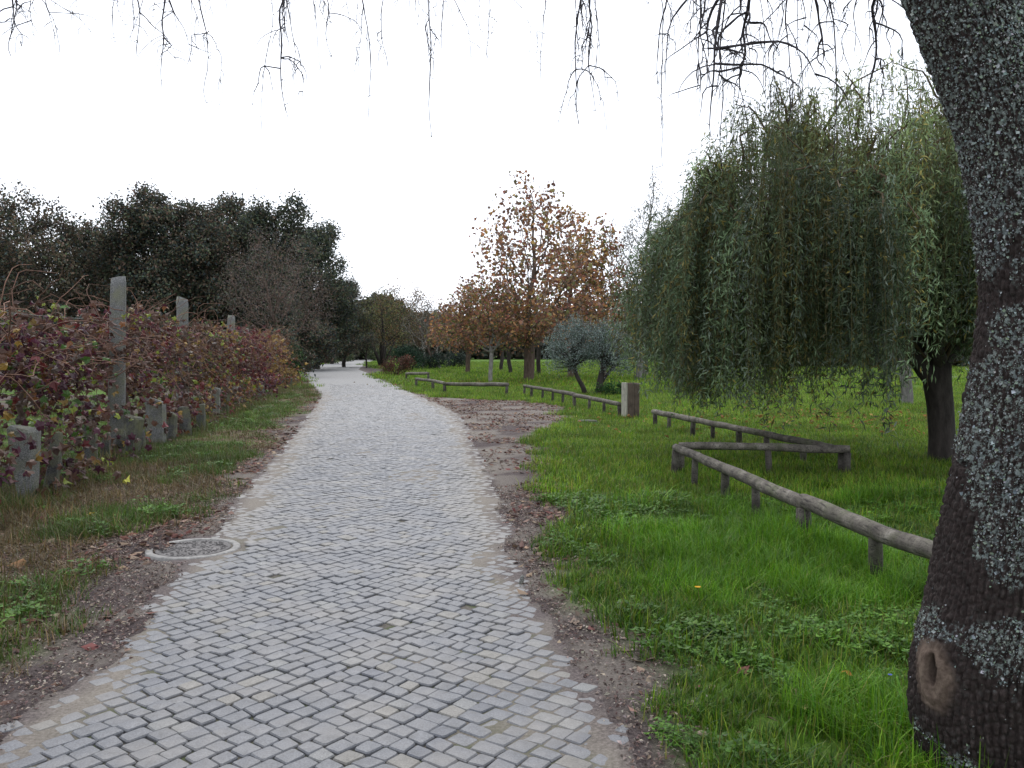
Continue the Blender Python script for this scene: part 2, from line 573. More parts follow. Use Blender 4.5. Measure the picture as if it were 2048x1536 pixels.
# ------------------------------------------------------------------ the cobbled road
def sandpatch(x, y):
    n = fbm(x * 0.85, y * 0.55, 0, 5, 71)
    p = 0.85 * sstep(0.62, 0.76, n)
    xl, xr = ex(EL, y), ex(ER, y)
    e = np.minimum(x - xl, xr - x)
    p = np.maximum(p, sstep(0.42, -0.04, e - 0.22 * sstep(5, 10, y) + 0.55 * (fbm(x * 1.7, y * 1.7, 0, 4, 72) - 0.5)))
    return np.clip(p, 0, 1)
def bedz(x, y):
    xl, xr = ex(EL, y), ex(ER, y)
    e = np.minimum(x - xl, xr - x)
    p = sandpatch(x, y)
    z = -0.0125 + 0.015 * p + 0.006 * (fbm(x * 12, y * 12, 0, 3, 73) - 0.5)
    z = z + 0.012 * sstep(34, 40, y)
    return np.where(e < 0, z - 0.06 * sstep(0.1, 0.5, -e), z)
def bedc(X, Y):
    p = sandpatch(X, Y)
    xl, xr = ex(EL, Y), ex(ER, Y)
    e = np.minimum(X - xl, xr - X)
    soil = sstep(0.22, -0.08, e + 0.5 * (fbm(X * 3.1, Y * 3.1, 0, 4, 74) - 0.5)) * sstep(30, 14, Y)
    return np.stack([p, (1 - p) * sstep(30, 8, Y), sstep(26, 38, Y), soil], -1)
ys = graded(-3, 150, 1.0, 12, 0.045, 1.02)
us = np.linspace(0, 1, 90)
Yb = np.repeat(ys[:, None], len(us), 1)
xl_, xr_ = ex(EL, ys) - 0.5, ex(ER, ys) + 0.5
Xb = xl_[:, None] + (xr_ - xl_)[:, None] * us[None]
Vb = np.stack([Xb, Yb, bedz(Xb, Yb)], -1).reshape(-1, 3)
nx = len(us)
ii = np.arange(len(ys) - 1)[:, None] * nx
jj = np.arange(nx - 1)[None]
Qb = np.stack([ii + jj, ii + jj + 1, ii + nx + jj + 1, ii + nx + jj], -1).reshape(-1, 4)
me = mesh_from('road', Vb, Qb, None, bedc(Xb, Yb).reshape(-1, 4), True)
me.materials.append(M['bed'])
road = kind(link('road', me), 'structure')

rng = np.random.default_rng(5)
AX = R(-8.0)                                   # heading of the road axis
def rot2(a, x, y): return x * math.cos(a) - y * math.sin(a), x * math.sin(a) + y * math.cos(a)
eu = np.array([math.sin(AX + R(45)), math.cos(AX + R(45))])     # forward-right
ev = np.array([math.sin(AX - R(45)), math.cos(AX - R(45))])     # forward-left
O0 = np.array([gp(735, 1450).x, gp(735, 1450).y])
WC = 0.094
stones = []
NMAX = 420
for side in (0, 1):
    for nrow in range(-75, NMAX):
        # course n; along-course coordinate runs away from the axis
        p = (nrow + 1) * WC if side == 0 else nrow * WC
        run = 0.0
        while run < 6.0:
            l = float(rng.choice([rng.uniform(0.08, 0.105), rng.uniform(0.095, 0.145)]))
            a1, a0 = p - run, p - run - l
            run += l
            if side == 0: u0, u1, v0, v1 = a0, a1, nrow * WC, (nrow + 1) * WC
            else: u0, u1, v0, v1 = nrow * WC, (nrow + 1) * WC, a0, a1
            cx = O0 + eu * (u0 + u1) / 2 + ev * (v0 + v1) / 2
            stones.append((u0, u1, v0, v1, cx[0], cx[1]))
stones = np.array(stones)
sx, sy = stones[:, 4], stones[:, 5]
wl = wob(sx, sy, 0.10, 2.3, 81)
keep = (sy > 0.5) & (sy < 40) & (sx > ex(EL, sy) - 0.02 + wl) & (sx < ex(ER, sy) + 0.02 + wl)
keep &= np.hypot(sx - MAN.x, sy - MAN.y) > 0.42
keep &= rng.random(len(stones)) > 0.004
stones = stones[keep]
def warp(u, v):
    """courses are never dead straight"""
    q = np.stack([u, v], -1)
    du = 0.05 * (vnoise(u * 0.9, v * 0.9, 0, 91) - 0.5) + 0.014 * (vnoise(u * 6, v * 6, 0, 93) - 0.5)
    dv = 0.05 * (vnoise(u * 0.9, v * 0.9, 7.3, 92) - 0.5) + 0.014 * (vnoise(u * 6, v * 6, 7.3, 94) - 0.5)
    return u + du, v + dv
def stone_geo(st, full):
    u0, u1, v0, v1, cx, cy = st
    g = 0.0032
    cr = [(u0 + g, v0 + g), (u1 - g, v0 + g), (u1 - g, v1 - g), (u0 + g, v1 - g)]
    cr = [(u + rng.uniform(-0.0075, 0.006), v + rng.uniform(-0.0075, 0.006)) for u, v in cr]
    if full:
        k = [rng.uniform(0.03, 0.13) for _ in range(4)]
        ring = []
        for i in range(4):
            a, b, c = np.array(cr[i - 1]), np.array(cr[i]), np.array(cr[(i + 1) % 4])
            ring += [b + (a - b) * k[i], b + (c - b) * k[i]]
    else:
        ring = [np.array(c) for c in cr]
    ring = np.array(ring)
    wu, wv = warp(ring[:, 0], ring[:, 1])
    xy = O0 + wu[:, None] * eu + wv[:, None] * ev
    c = xy.mean(0)
    n = len(ring)
    tz = rng.normal(0, 0.0022)
    tilt = rng.normal(0, 0.018, 2)
    zr = tz + (xy - c) @ tilt
    top = np.hstack([c + (xy - c) * 0.90, (zr + 0.001)[:, None]])
    mid = np.hstack([xy, (zr - 0.005)[:, None]])
    low = np.hstack([c + (xy - c) * 1.01, np.full((n, 1), -0.055)])
    ctr = np.array([[c[0], c[1], tz + 0.003]])
    j = np.arange(n); jn = (j + 1) % n
    T = np.stack([np.full(n, 3 * n), j, jn], -1)
    Q = np.stack([n + j, n + jn, jn, j], -1)
    if full: Q = np.vstack([Q, np.stack([2 * n + j, 2 * n + jn, n + jn, n + j], -1)])
    tone = rng.normal(1, 0.05)
    dust_sheen = float(sstep(10, 26, cy)) * 0.8  # paler with distance: sandy dust, plus far-road sheen painted into the colour
    col = np.array([0.104, 0.106, 0.114]) * tone
    r_ = rng.random()
    if r_ < 0.05: col = np.array([0.135, 0.126, 0.110]) * tone
    elif r_ < 0.11: col = np.array([0.135, 0.135, 0.132])
    elif r_ < 0.16: col = np.array([0.085, 0.088, 0.10])
    ed = float(sstep(0.75, 0.1, min(cx - ex(EL, cy), ex(ER, cy) - cx) + 0.5 * (float(vnoise(cx * 1.5, cy * 0.8, 0, 95)) - 0.5)) * sstep(4, 9, cy)) * 0.75
    col = col * (1 - ed) + np.array([0.175, 0.160, 0.140]) * ed * tone
    col = col * (1 - dust_sheen) + np.array([0.20, 0.197, 0.192]) * dust_sheen * tone
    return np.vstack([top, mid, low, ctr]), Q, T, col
d = np.hypot(stones[:, 4], stones[:, 5])
pxs = 1024 + F * stones[:, 4] / stones[:, 5]
pys = 700 + F * EYE / stones[:, 5]
inv = (pxs > 10) & (pxs < 2038) & (pys < 1526)
order = np.argsort(np.where(inv, stones[:, 5], 1e6))
single = set(order[:300].tolist())
mb = MB()
for i, st in enumerate(stones):
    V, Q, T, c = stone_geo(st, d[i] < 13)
    if i in single:
        m1 = MB()
        ctr = V[-1] * np.array([1, 1, 0])
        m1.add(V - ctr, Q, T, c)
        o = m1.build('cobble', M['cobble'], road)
        o.location = ctr
    else:
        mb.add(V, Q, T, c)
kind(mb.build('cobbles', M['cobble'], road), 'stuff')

# manhole: a pale cast ring round a pebbly lid, silted on one side
def lathe(prof, n=64, jit=0.0, seed=0):
    prof = np.asarray(prof, float)
    a = np.arange(n) * 2 * PI / n
    V = np.stack([prof[:, 0][:, None] * np.cos(a), prof[:, 0][:, None] * np.sin(a), np.repeat(prof[:, 1][:, None], n, 1)], -1)
    V[..., 2] += jit * (vnoise(V[..., 0] * 15 + 9, V[..., 1] * 15 + 9, 0, seed) - 0.5)
    V = V.reshape(-1, 3)
    i = np.arange(len(prof) - 1)[:, None] * n
    j = np.arange(n)[None]; jn = (j + 1) % n
    Q = np.stack([i + j, i + jn, i + n + jn, i + n + j], -1).reshape(-1, 4)
    return V, Q
def plain_mat(name, c, rough=0.8, scale=40, amp=0.3, b=0.3, spec=0.3, vc=False):
    m, n, out = new_mat(name)
    tc = N(n, 'ShaderNodeTexCoord')
    a = noise_node(n, scale, 5, 0.7, tc.outputs['Object'])
    e = noise_node(n, scale * 0.12, 4, 0.6, tc.outputs['Object'])
    col = mixc(n, 1.0, c, ramp(n, a.outputs['Fac'], [(0.3, 1 - amp), (0.7, 1 + amp)]).outputs['Color'], 'MULTIPLY')
    col = mixc(n, 1.0, col, ramp(n, e.outputs['Fac'], [(0.3, 1 - amp), (0.7, 1 + amp * 0.6)]).outputs['Color'], 'MULTIPLY')
    if vc: col = mixc(n, 1.0, col, vcol(n), 'MULTIPLY')
    principled(n, out, col, rough, spec, bump(n, a.outputs['Fac'], b, 0.01))
    return m
M['ring'] = plain_mat('pale_cast_stone', (0.25, 0.24, 0.225), 0.8, 30, 0.3)
M['lid'] = plain_mat('iron_lid', (0.13, 0.12, 0.115), 0.65, 70, 0.5, 0.8)
mh = empty('manhole_cover', (MAN.x, MAN.y, 0.0))
tag(mh, 'round manhole cover with a pale cast ring at the edge of the cobbled road', 'manhole cover')
V, Q = lathe([(0.365, -0.06), (0.36, 0.006), (0.352, 0.012), (0.312, 0.013), (0.304, 0.008), (0.302, -0.05)], 72, 0.006, 3)
m1 = MB(); m1.add(V, Q); m1.build('ring', M['ring'], mh, True)
V, Q = lathe([(0.288, -0.05), (0.288, 0.006), (0.27, 0.010), (0.24, 0.004), (0.15, 0.006), (0.0005, 0.007)], 72, 0.004, 5)
m1 = MB(); m1.add(V, Q); lid = m1.build('lid', M['lid'], mh, True)
st_ = MB()
for k in range(260):
    rr, aa = 0.26 * math.sqrt(rng.random()), rng.random() * 2 * PI
    s_ = rng.uniform(0.006, 0.012)
    V, Q = lathe([(s_, 0.0), (s_ * 0.7, 0.006), (0.0005, 0.008)], 6)
    st_.add(V + np.array([rr * math.cos(aa), rr * math.sin(aa), 0.006]), Q, None, (1, 1, 1))
kind(st_.build('studs', M['lid'], lid), 'stuff')

# ------------------------------------------------------------------ scattering (grass): points that carry instances of small tufts
def scatter(name, P, rz, sc, idx, protos):
    coll = bpy.data.collections.new(name + '_kinds')
    for o in protos: coll.objects.link(o)
    me = bpy.data.meshes.new(name)
    n = len(P)
    me.vertices.add(n)
    me.vertices.foreach_set('co', np.asarray(P, np.float32).ravel())
    a = me.attributes.new('rot', 'FLOAT_VECTOR', 'POINT')
    a.data.foreach_set('vector', np.stack([rng.normal(0, 0.08, n), rng.normal(0, 0.08, n), rz], -1).astype(np.float32).ravel())
    a = me.attributes.new('scl', 'FLOAT', 'POINT')
    a.data.foreach_set('value', np.asarray(sc, np.float32))
    a = me.attributes.new('pick', 'INT', 'POINT')
    a.data.foreach_set('value', np.asarray(idx, np.int32))
    o = link(name, me)
    g = bpy.data.node_groups.new(name, 'GeometryNodeTree')
    g.interface.new_socket('Geometry', in_out='INPUT', socket_type='NodeSocketGeometry')
    g.interface.new_socket('Geometry', in_out='OUTPUT', socket_type='NodeSocketGeometry')
    gi, go = g.nodes.new('NodeGroupInput'), g.nodes.new('NodeGroupOutput')
    ci = g.nodes.new('GeometryNodeCollectionInfo')
    ci.inputs['Collection'].default_value = coll
    ci.inputs['Separate Children'].default_value = True
    ci.inputs['Reset Children'].default_value = True
    ip = g.nodes.new('GeometryNodeInstanceOnPoints')
    ip.inputs['Pick Instance'].default_value = True
    def attr(nm, ty):
        x = g.nodes.new('GeometryNodeInputNamedAttribute')
        x.data_type = ty
        x.inputs['Name'].default_value = nm
        return x.outputs['Attribute']
    L = g.links.new
    L(gi.outputs[0], ip.inputs['Points'])
    L(ci.outputs[0], ip.inputs['Instance'])
    L(attr('pick', 'INT'), ip.inputs['Instance Index'])
    L(attr('rot', 'FLOAT_VECTOR'), ip.inputs['Rotation'])
    L(attr('scl', 'FLOAT'), ip.inputs['Scale'])
    L(ip.outputs[0], go.inputs[0])
    md = o.modifiers.new('scatter', 'NODES')
    md.node_group = g
    kind(o, 'stuff')
    return o

GREENS = [(0.080, 0.19, 0.011), (0.12, 0.24, 0.017), (0.048, 0.13, 0.010), (0.17, 0.26, 0.028), (0.034, 0.088, 0.014), (0.16, 0.17, 0.05)]
def blades(mb, r, n, rad, h0, h1, wd, cols, p=None, lean=0.5, seg=3, spike=0.0):
    a = r.random(n) * 2 * PI
    q = rad * np.sqrt(r.random(n))
    P = np.stack([q * np.cos(a), q * np.sin(a), np.full(n, -0.01)], -1)
    h = r.uniform(h0, h1, n)
    b = r.random(n) * 2 * PI
    D = np.stack([np.cos(b), np.sin(b), np.zeros(n)], -1)
    side = np.stack([-np.sin(b), np.cos(b), np.zeros(n)], -1)
    ln = r.random(n) * lean
    C = pick(r, n, cols, p)
    t = np.linspace(0, 1, seg + 1)
    Vs = []
    for k, tt in enumerate(t):
        c = P + D * (h * ln * (0.25 * tt + tt * tt))[:, None] + np.array([0, 0, 1.0]) * (h * (tt - 0.45 * ln * tt * tt))[:, None]
        ww = wd * (1 - tt) ** 0.7 + 0.0004
        if k < seg: Vs += [c - side * ww / 2, c + side * ww / 2]
        else: Vs += [c]
    V = np.stack(Vs, 1)
    m = V.shape[1]
    base = (np.arange(n) * m)[:, None]
    Q = np.concatenate([base + np.array([[2 * k, 2 * k + 1, 2 * k + 3, 2 * k + 2]]) for k in range(seg - 1)]) if seg > 1 else None
    T = base + np.array([[2 * (seg - 1), 2 * (seg - 1) + 1, 2 * seg]])
    mb.add(V.reshape(-1, 3), Q, T, np.repeat(C, m, axis=0))

def proto(name, mb, mat):
    return bpy.data.objects.new(name, mb.mesh(name, mat))
def grass_protos(prefix, rads, n, h, wd, cols, p=None, k=4, lean=0.8, seg=3):
    out = []
    for i in range(k):
        m1 = MB()
        blades(m1, np.random.default_rng(100 + i + int(h[1] * 1000)), n, rads, h[0], h[1], wd, cols, p, lean, seg)
        out.append(proto(prefix, m1, M['grass']))
    return out
def clover_protos(k=3):
    out = []
    for i in range(k):
        r = np.random.default_rng(300 + i)
        m1 = MB()
        n = 34
        a = r.random(n) * 2 * PI; q = 0.13 * np.sqrt(r.random(n))
        h = r.uniform(0.02, 0.075, n)
        P = np.stack([q * np.cos(a), q * np.sin(a), h], -1)
        for j in range(3):
            b = r.random(n) * 2 * PI
            D = np.stack([np.cos(b), np.sin(b), r.normal(0.1, 0.2, n)], -1)
            leaf_quads(m1, P, D, np.array([0, 0, 1.0]) + 0.3 * rvec(r, n), r.uniform(0.018, 0.036, n), r.uniform(0.014, 0.028, n), pick(r, n, [(0.07, 0.175, 0.018), (0.095, 0.21, 0.026), (0.05, 0.13, 0.016)]), -0.1)
        out.append(proto('ground_leaf', m1, M['grass']))
    return out

def frame_ok(P, pad=260):
    px = 1024 + F * P[:, 0] / np.maximum(P[:, 1], 0.3)
    return (px > -pad) & (px < 2048 + pad)
def points(x0, x1, y0, y1, dens, fn):
    n = int((x1 - x0) * (y1 - y0) * dens)
    P = np.stack([rng.uniform(x0, x1, n), rng.uniform(y0, y1, n)], -1)
    P = P[frame_ok(P)]
    P = P[rng.random(len(P)) < fn(P[:, 0], P[:, 1])]
    return np.column_stack([P, gheight(P[:, 0], P[:, 1])])

TR = at(1990, 1600, 3.15)
def gr_right(x, y):
    g = masks(x, y)[0]
    keepout = np.hypot(x - 1.80, y - 3.12) > 0.27
    return np.where(x > 0.5 * (ex(EL, y) + ex(ER, y)), g, 0) * keepout
def gr_left(x, y):
    g, dd, s, r_ = masks(x, y)
    return np.where(x < 0.5 * (ex(EL, y) + ex(ER, y)), np.clip(g, 0, 1), 0)
def dry_left(x, y):
    g, dd, s, r_ = masks(x, y)
    return np.where(x < 0.5 * (ex(EL, y) + ex(ER, y)), np.clip(dd * (1 - 0.5 * g), 0, 1), 0)

near = grass_protos('grass_tuft', 0.10, 34, (0.04, 0.15), 0.0075, GREENS, k=4)
tall = grass_protos('tall_grass_tuft', 0.13, 46, (0.12, 0.27), 0.006, [(0.085, 0.215, 0.010), (0.12, 0.255, 0.016), (0.052, 0.155, 0.009), (0.17, 0.2, 0.05)], [4, 4, 4, 1], k=3, lean=1.0)
clov = clover_protos()
kinds = sorted(near + tall + clov, key=lambda o: o.name)
idx_of = {k: [i for i, o in enumerate(kinds) if o.name.startswith(k)] for k in ('grass_tuft', 'tall_grass_tuft', 'ground_leaf')}
def choose(P):
    n = len(P)
    lush = fbm(P[:, 0] * 0.9, P[:, 1] * 0.9, 0, 3, 111)
    dd = P[:, 0] - ex(GR, P[:, 1])
    pt = sstep(0.42, 0.62, lush) * sstep(0.35, 1.0, dd) * 0.75
    pc = np.where(dd < 0.7, 0.35, 0.18) * sstep(0.6, 0.4, lush)
    u = rng.random(n)
    k = np.where(u < pt, 1, np.where(u < pt + pc, 2, 0))
    idx = np.zeros(n, int)
    for q, nm in enumerate(('grass_tuft', 'tall_grass_tuft', 'ground_leaf')):
        s = k == q
        idx[s] = rng.choice(idx_of[nm], s.sum())
    return idx
P = points(0.2, 6.5, 2.4, 9.0, 260, gr_right)
scatter('grass', P, rng.random(len(P)) * 6.28, rng.uniform(0.5, 1.25, len(P)) * (0.45 + 1.05 * fbm(P[:, 0] * 1.3, P[:, 1] * 1.3, 0, 3, 113)), choose(P), kinds)

mid = grass_protos('grass_clump', 0.20, 60, (0.05, 0.15), 0.009, [(c_[0] * 1.22, c_[1] * 1.25, c_[2] * 1.1) for c_ in GREENS] + [(0.17, 0.22, 0.035)], k=4, seg=2)
P1 = points(-2, 18, 9.0, 19.0, 60, gr_right)
P2 = points(-6, 30, 19.0, 36.0, 26, gr_right)
P = np.vstack([P1, P2])
scl = np.concatenate([rng.uniform(0.6, 1.2, len(P1)), rng.uniform(0.7, 1.5, len(P2))]) * (0.7 + 0.6 * fbm(P[:, 0] * 0.6, P[:, 1] * 0.6, 0, 3, 115))
scatter('grass', P, rng.random(len(P)) * 6.28, scl, rng.integers(0, 4, len(P)), mid)

farp = grass_protos('grass_clump_far', 0.6, 110, (0.06, 0.18), 0.02, [(c_[0] * 1.25, c_[1] * 1.25, c_[2] * 1.1) for c_ in GREENS] + [(0.15, 0.20, 0.03)], k=3, seg=2)
P = points(-40, 90, 36.0, 110.0, 2.2, lambda x, y: masks(x, y)[0] * (1 - masks(x, y)[3]))
scatter('grass', P, rng.random(len(P)) * 6.28, rng.uniform(0.7, 1.5, len(P)), rng.integers(0, 3, len(P)), farp)

vg = grass_protos('verge_tuft', 0.12, 40, (0.04, 0.14), 0.006, [(0.065, 0.135, 0.022), (0.10, 0.14, 0.03), (0.14, 0.125, 0.055), (0.045, 0.095, 0.018)], [4, 3, 2, 3], k=4)
dr = grass_protos('dry_tuft', 0.13, 30, (0.03, 0.16), 0.005, [(0.13, 0.09, 0.045), (0.10, 0.065, 0.035), (0.17, 0.125, 0.065), (0.08, 0.08, 0.03)], None, k=3, lean=1.3)
clv = clover_protos(2)
kinds = sorted(vg + dr + clv, key=lambda o: o.name)
iv = [i for i, o in enumerate(kinds) if o.name.startswith('verge')]
idr = [i for i, o in enumerate(kinds) if o.name.startswith('dry')]
icl = [i for i, o in enumerate(kinds) if o.name.startswith('ground_leaf')]
Pg = np.vstack([points(-9, -1, 3.5, 14, 190, gr_left), points(-14, -4, 14, 48, 24, gr_left)])
Pd = np.vstack([points(-9, -1, 3.5, 14, 80, dry_left), points(-14, -4, 14, 48, 14, dry_left)])
P = np.vstack([Pg, Pd])
ix = np.concatenate([np.where(rng.random(len(Pg)) < 0.07, rng.choice(icl, len(Pg)), rng.choice(iv, len(Pg))), rng.choice(idr, len(Pd))])
scatter('verge_grass', P, rng.random(len(P)) * 6.28, rng.uniform(0.6, 1.5, len(P)), ix, kinds)
weed = grass_protos('weed_stalk', 0.14, 26, (0.12, 0.42), 0.006, [(0.10, 0.13, 0.035), (0.14, 0.11, 0.05), (0.07, 0.12, 0.025), (0.16, 0.13, 0.07)], None, k=3, lean=0.9)
Pw = points(-13, -3, 5.0, 40, 26, lambda x, y: np.exp(-((x - rowx(y) - 0.12) / 0.32) ** 2) * sstep(0.3, 0.6, fbm(x * 1.2, y * 1.2, 0, 3, 131)))
scatter('weeds', Pw, rng.random(len(Pw)) * 6.28, rng.uniform(0.5, 1.25, len(Pw)), rng.integers(0, 3, len(Pw)), weed)
Pf = points(-45, -5, 9, 60, 1.6, lambda x, y: gr_left(x, y) * (x < rowx(y) - 0.8))
scatter('field_weeds', Pf, rng.random(len(Pf)) * 6.28, rng.uniform(1.0, 2.6, len(Pf)), rng.integers(0, len(kinds), len(Pf)), [bpy.data.objects.new(o.name, o.data) for o in kinds])

# ------------------------------------------------------------------ fallen leaves and crumbs
BROWNS = [(0.12, 0.072, 0.055), (0.18, 0.12, 0.092), (0.085, 0.052, 0.044), (0.25, 0.18, 0.13), (0.14, 0.06, 0.048)]
def litter_density(x, y):
    g, dd, s, r_ = masks(x, y)
    xl, xr, gr, gl = ex(EL, y), ex(ER, y), ex(GR, y), ex(GLE, y)
    right = x > 0.5 * (xl + xr)
    dR = x - gr
    band = np.exp(-((dR + 0.05) / 0.30) ** 2)
    bay = (x > xr - 0.3) * (dR < 0.6) * sstep(10.5, 14, y) * sstep(31, 28, y)
    n1 = fbm(x * 1.5, y * 1.5, 0, 4, 121)
    right_d = np.maximum(band * 0.95 * sstep(4.5, 8.0, y) + 0.06 * band, bay * 1.0) * sstep(0.36, 0.56, n1) + 0.03 * (dR > 0) * sstep(14, 8, y)
    dL = gl - x
    left_d = 1.3 * np.exp(-((dL - 0.05) / 0.5) ** 2) * sstep(0.34, 0.54, fbm(x * 1.2, y * 1.2, 0, 4, 123)) + 0.10 * (dL > 0) * (x > rowx(y) - 0.5)
    return np.where(right, right_d, left_d) * (1 - 0.96 * r_) + 0.004 * r_
def litter(name, P, lo, hi, cols, mat, r, flat=0.35, asp=0.62):
    n = len(P)
    a = r.random(n) * 2 * PI
    D = np.stack([np.cos(a), np.sin(a), r.normal(0, flat * 0.6, n)], -1)
    Nn = np.array([0, 0, 1.0]) + flat * r.normal(size=(n, 3))
    L = r.uniform(lo, hi, n)
    mb = MB()
    leaf_quads(mb, P + np.array([0, 0, 0.008]), D, Nn, L, L * asp * r.uniform(0.7, 1.2, n), pick(r, n, cols, None, 0.35), r.uniform(-0.1, 0.25))
    o = mb.build(name, mat)
    return kind(o, 'stuff')
r = np.random.default_rng(77)
P = np.vstack([points(-8, 2.6, 2.8, 12, 420, litter_density), points(-9, 3, 12, 32, 210, litter_density), points(-14, 1, 32, 60, 14, litter_density)])
litter('fallen_leaves', P, 0.045, 0.10, BROWNS, M['litter'], r)
def crumb_density(x, y):
    g, dd, s, r_ = masks(x, y)
    return (1 - g) * (1 - 0.9 * r_) * (1 - 0.6 * s) * (1 - r_ * sstep(0.1, 0.6, np.minimum(x - ex(EL, y), ex(ER, y) - x))) * ((x > ex(EL, y) - 1.6) & (x < ex(GR, y) + 0.4))
P = points(-5, 2, 2.6, 10, 2600, crumb_density)
o = litter('debris', P, 0.01, 0.034, [(0.20, 0.15, 0.125), (0.12, 0.08, 0.07), (0.30, 0.25, 0.21), (0.07, 0.05, 0.045)], M['litter'], r, 0.4, 0.45)
# leaves under the plane trees and on the lawn below the willow
def lawn_leaf(x, y):
    return np.exp(-(((x - 7.5) / 4.0) ** 2 + ((y - 19) / 2.8) ** 2)) * 0.9 + np.exp(-(((x - 0.5) / 5) ** 2 + ((y - 41) / 4) ** 2)) * 0.6
P = points(-8, 16, 13, 50, 22, lawn_leaf)
P[:, 2] += 0.06
litter('fallen_leaves', P, 0.06, 0.13, [(0.24, 0.11, 0.04), (0.17, 0.08, 0.04), (0.28, 0.18, 0.06)], M['litter'], r, 0.5)

# ------------------------------------------------------------------ tree skeletons that grow into a given envelope
def colonize(r, seedP, attr, step, infl, killd, iters, up=0.0):
    nodes = [np.array(p, float) for p in seedP]
    par = [-1] + list(range(len(seedP) - 1))
    attr = np.asarray(attr, float)
    A = np.array(nodes)
    dmat = np.linalg.norm(attr[:, None] - A[None], axis=2)
    near = dmat.argmin(1); nd = dmat.min(1)
    alive = np.ones(len(attr), bool)
    for it in range(iters):
        act = alive & (nd < infl)
        if not act.any(): break
        ids = near[act]
        dv = unit(attr[act] - np.array(nodes)[ids])
        new = []
        for k in np.unique(ids):
            v = dv[ids == k].mean(0) + r.normal(0, 0.16, 3) + np.array([0, 0, up])
            new.append((k, nodes[k] + step * v / (np.linalg.norm(v) + 1e-9)))
        s = len(nodes)
        for k, p in new:
            nodes.append(p); par.append(int(k))
        NP_ = np.array([p for _, p in new])
        dd = np.linalg.norm(attr[:, None] - NP_[None], axis=2)
        m = dd.argmin(1); mv = dd.min(1)
        better = mv < nd
        near[better] = s + m[better]; nd[better] = mv[better]
        alive &= nd > killd
    return np.array(nodes), np.array(par)

def radii(nodes, par, tip, trunk_r, e=2.3):
    n = len(nodes)
    ch = np.zeros(n, int)
    for i in range(1, n): ch[par[i]] += 1
    tips = max(3, int((ch == 0).sum()))
    e = math.log(tips) / math.log(max(1.6, trunk_r / tip))     # the pipe rule, its exponent set so that the trunk comes out right
    ch[:] = 0
    a = np.zeros(n)
    for i in range(n - 1, 0, -1):
        if ch[i] == 0: a[i] = tip ** e
        a[par[i]] += a[i]; ch[par[i]] += 1
    if ch[0] == 0: a[0] = tip ** e
    rad = a ** (1 / e)
    return np.maximum(rad, tip), ch

def skeleton_mesh(mb, nodes, par, rad, mask, n=6, C=(1, 1, 1)):
    i = np.where((par >= 0) & mask)[0]
    if len(i) == 0: return
    a, b = nodes[par[i]], nodes[i]
    ra = np.minimum(rad[par[i]], rad[i] * 1.45)
    rb = rad[i]
    d = unit(b - a)
    up = np.where(np.abs(d[:, 2:3]) < 0.9, np.array([[0, 0, 1.0]]), np.array([[1.0, 0, 0]]))
    u = unit(np.cross(up, d)); v = np.cross(d, u)
    b = b + d * rb[:, None] * 0.4
    an = np.arange(n) * 2 * PI / n
    ring = np.cos(an)[None, :, None] * u[:, None] + np.sin(an)[None, :, None] * v[:, None]
    V = np.concatenate([a[:, None] + ring * ra[:, None, None], b[:, None] + ring * rb[:, None, None]], 1)
    m = len(i)
    base = (np.arange(m) * 2 * n)[:, None, None]
    j = np.arange(n); jn = (j + 1) % n
    Q = (base + np.stack([j, jn, n + jn, n + j], -1)[None]).reshape(-1, 4)
    mb.add(V.reshape(-1, 3), Q, None, C)

def leaves_at(mb, r, pts, n_each, spread, L, Wd, cols, p=None, down=0.0, var=0.3, clump_tone=0.25, fold=0.15):
    pts = np.asarray(pts, float)
    k = np.repeat(np.arange(len(pts)), n_each)
    m = len(k)
    P = pts[k] + r.normal(0, 1, (m, 3)) * spread
    D = rvec(r, m) + np.array([0, 0, -down])
    tone = (1 + clump_tone * r.normal(size=len(pts)))[k][:, None]
    C = pick(r, m, cols, p, var) * np.clip(tone, 0.45, 1.7)
    LL = r.uniform(0.65, 1.3, m) * L
    leaf_quads(mb, P, D, rvec(r, m) + np.array([0, 0, 0.6]), LL, LL * Wd / L, C, fold)

def in_lobes(r, lobes, n, shell=0.5):
    """points in a union of ellipsoids, more of them towards the skin"""
    out = []
    vol = np.array([l[3] * l[4] * l[5] for l in lobes]) ** 0.75
    for l, c in zip(lobes, (n * vol / vol.sum()).astype(int) + 1):
        q = rvec(r, c) * (shell + (1 - shell) * r.random((c, 1)) ** 0.6)
        out.append(np.array(l[:3]) + q * np.array(l[3:6]))
    return np.vstack(out)

class Tree:
    def __init__(s, seed):
        s.r = np.random.default_rng(seed)
        s.wood, s.leaf, s.twig = MB(), MB(), MB()
    def grow(s, trunk, lobes, trunk_r, natt=500, step=0.4, infl=4.0, kill=0.7, iters=70, tip=0.012, sides=6, shell=0.25, zmin=0.8, up=0.05):
        att = in_lobes(s.r, lobes, natt, shell)
        att = att[att[:, 2] > zmin]
        s.nodes, s.par = colonize(s.r, trunk, att, step, infl, kill, iters, up)
        s.rad, s.ch = radii(s.nodes, s.par, tip, trunk_r)
        big = s.rad > trunk_r * 0.28
        skeleton_mesh(s.wood, s.nodes, s.par, s.rad, big, sides + 2)
        skeleton_mesh(s.twig, s.nodes, s.par, s.rad, ~big, max(3, sides - 2))
        return s
    def thin(s, f=2.2):
        return s.nodes[s.rad < s.rad.min() * f]
    def make(s, name, label, cat, loc, bark, leafm, group=None, rz=0.0, tw=None):
        t = empty(name, loc, rz)
        tag(t, label, cat, group)
        s.wood.build('trunk', bark, t, True)
        if s.twig.n: kind(s.twig.build('branches', tw or bark, t, True), 'stuff')
        if s.leaf.n: s.leaf.build('crown', leafm, t)
        return t
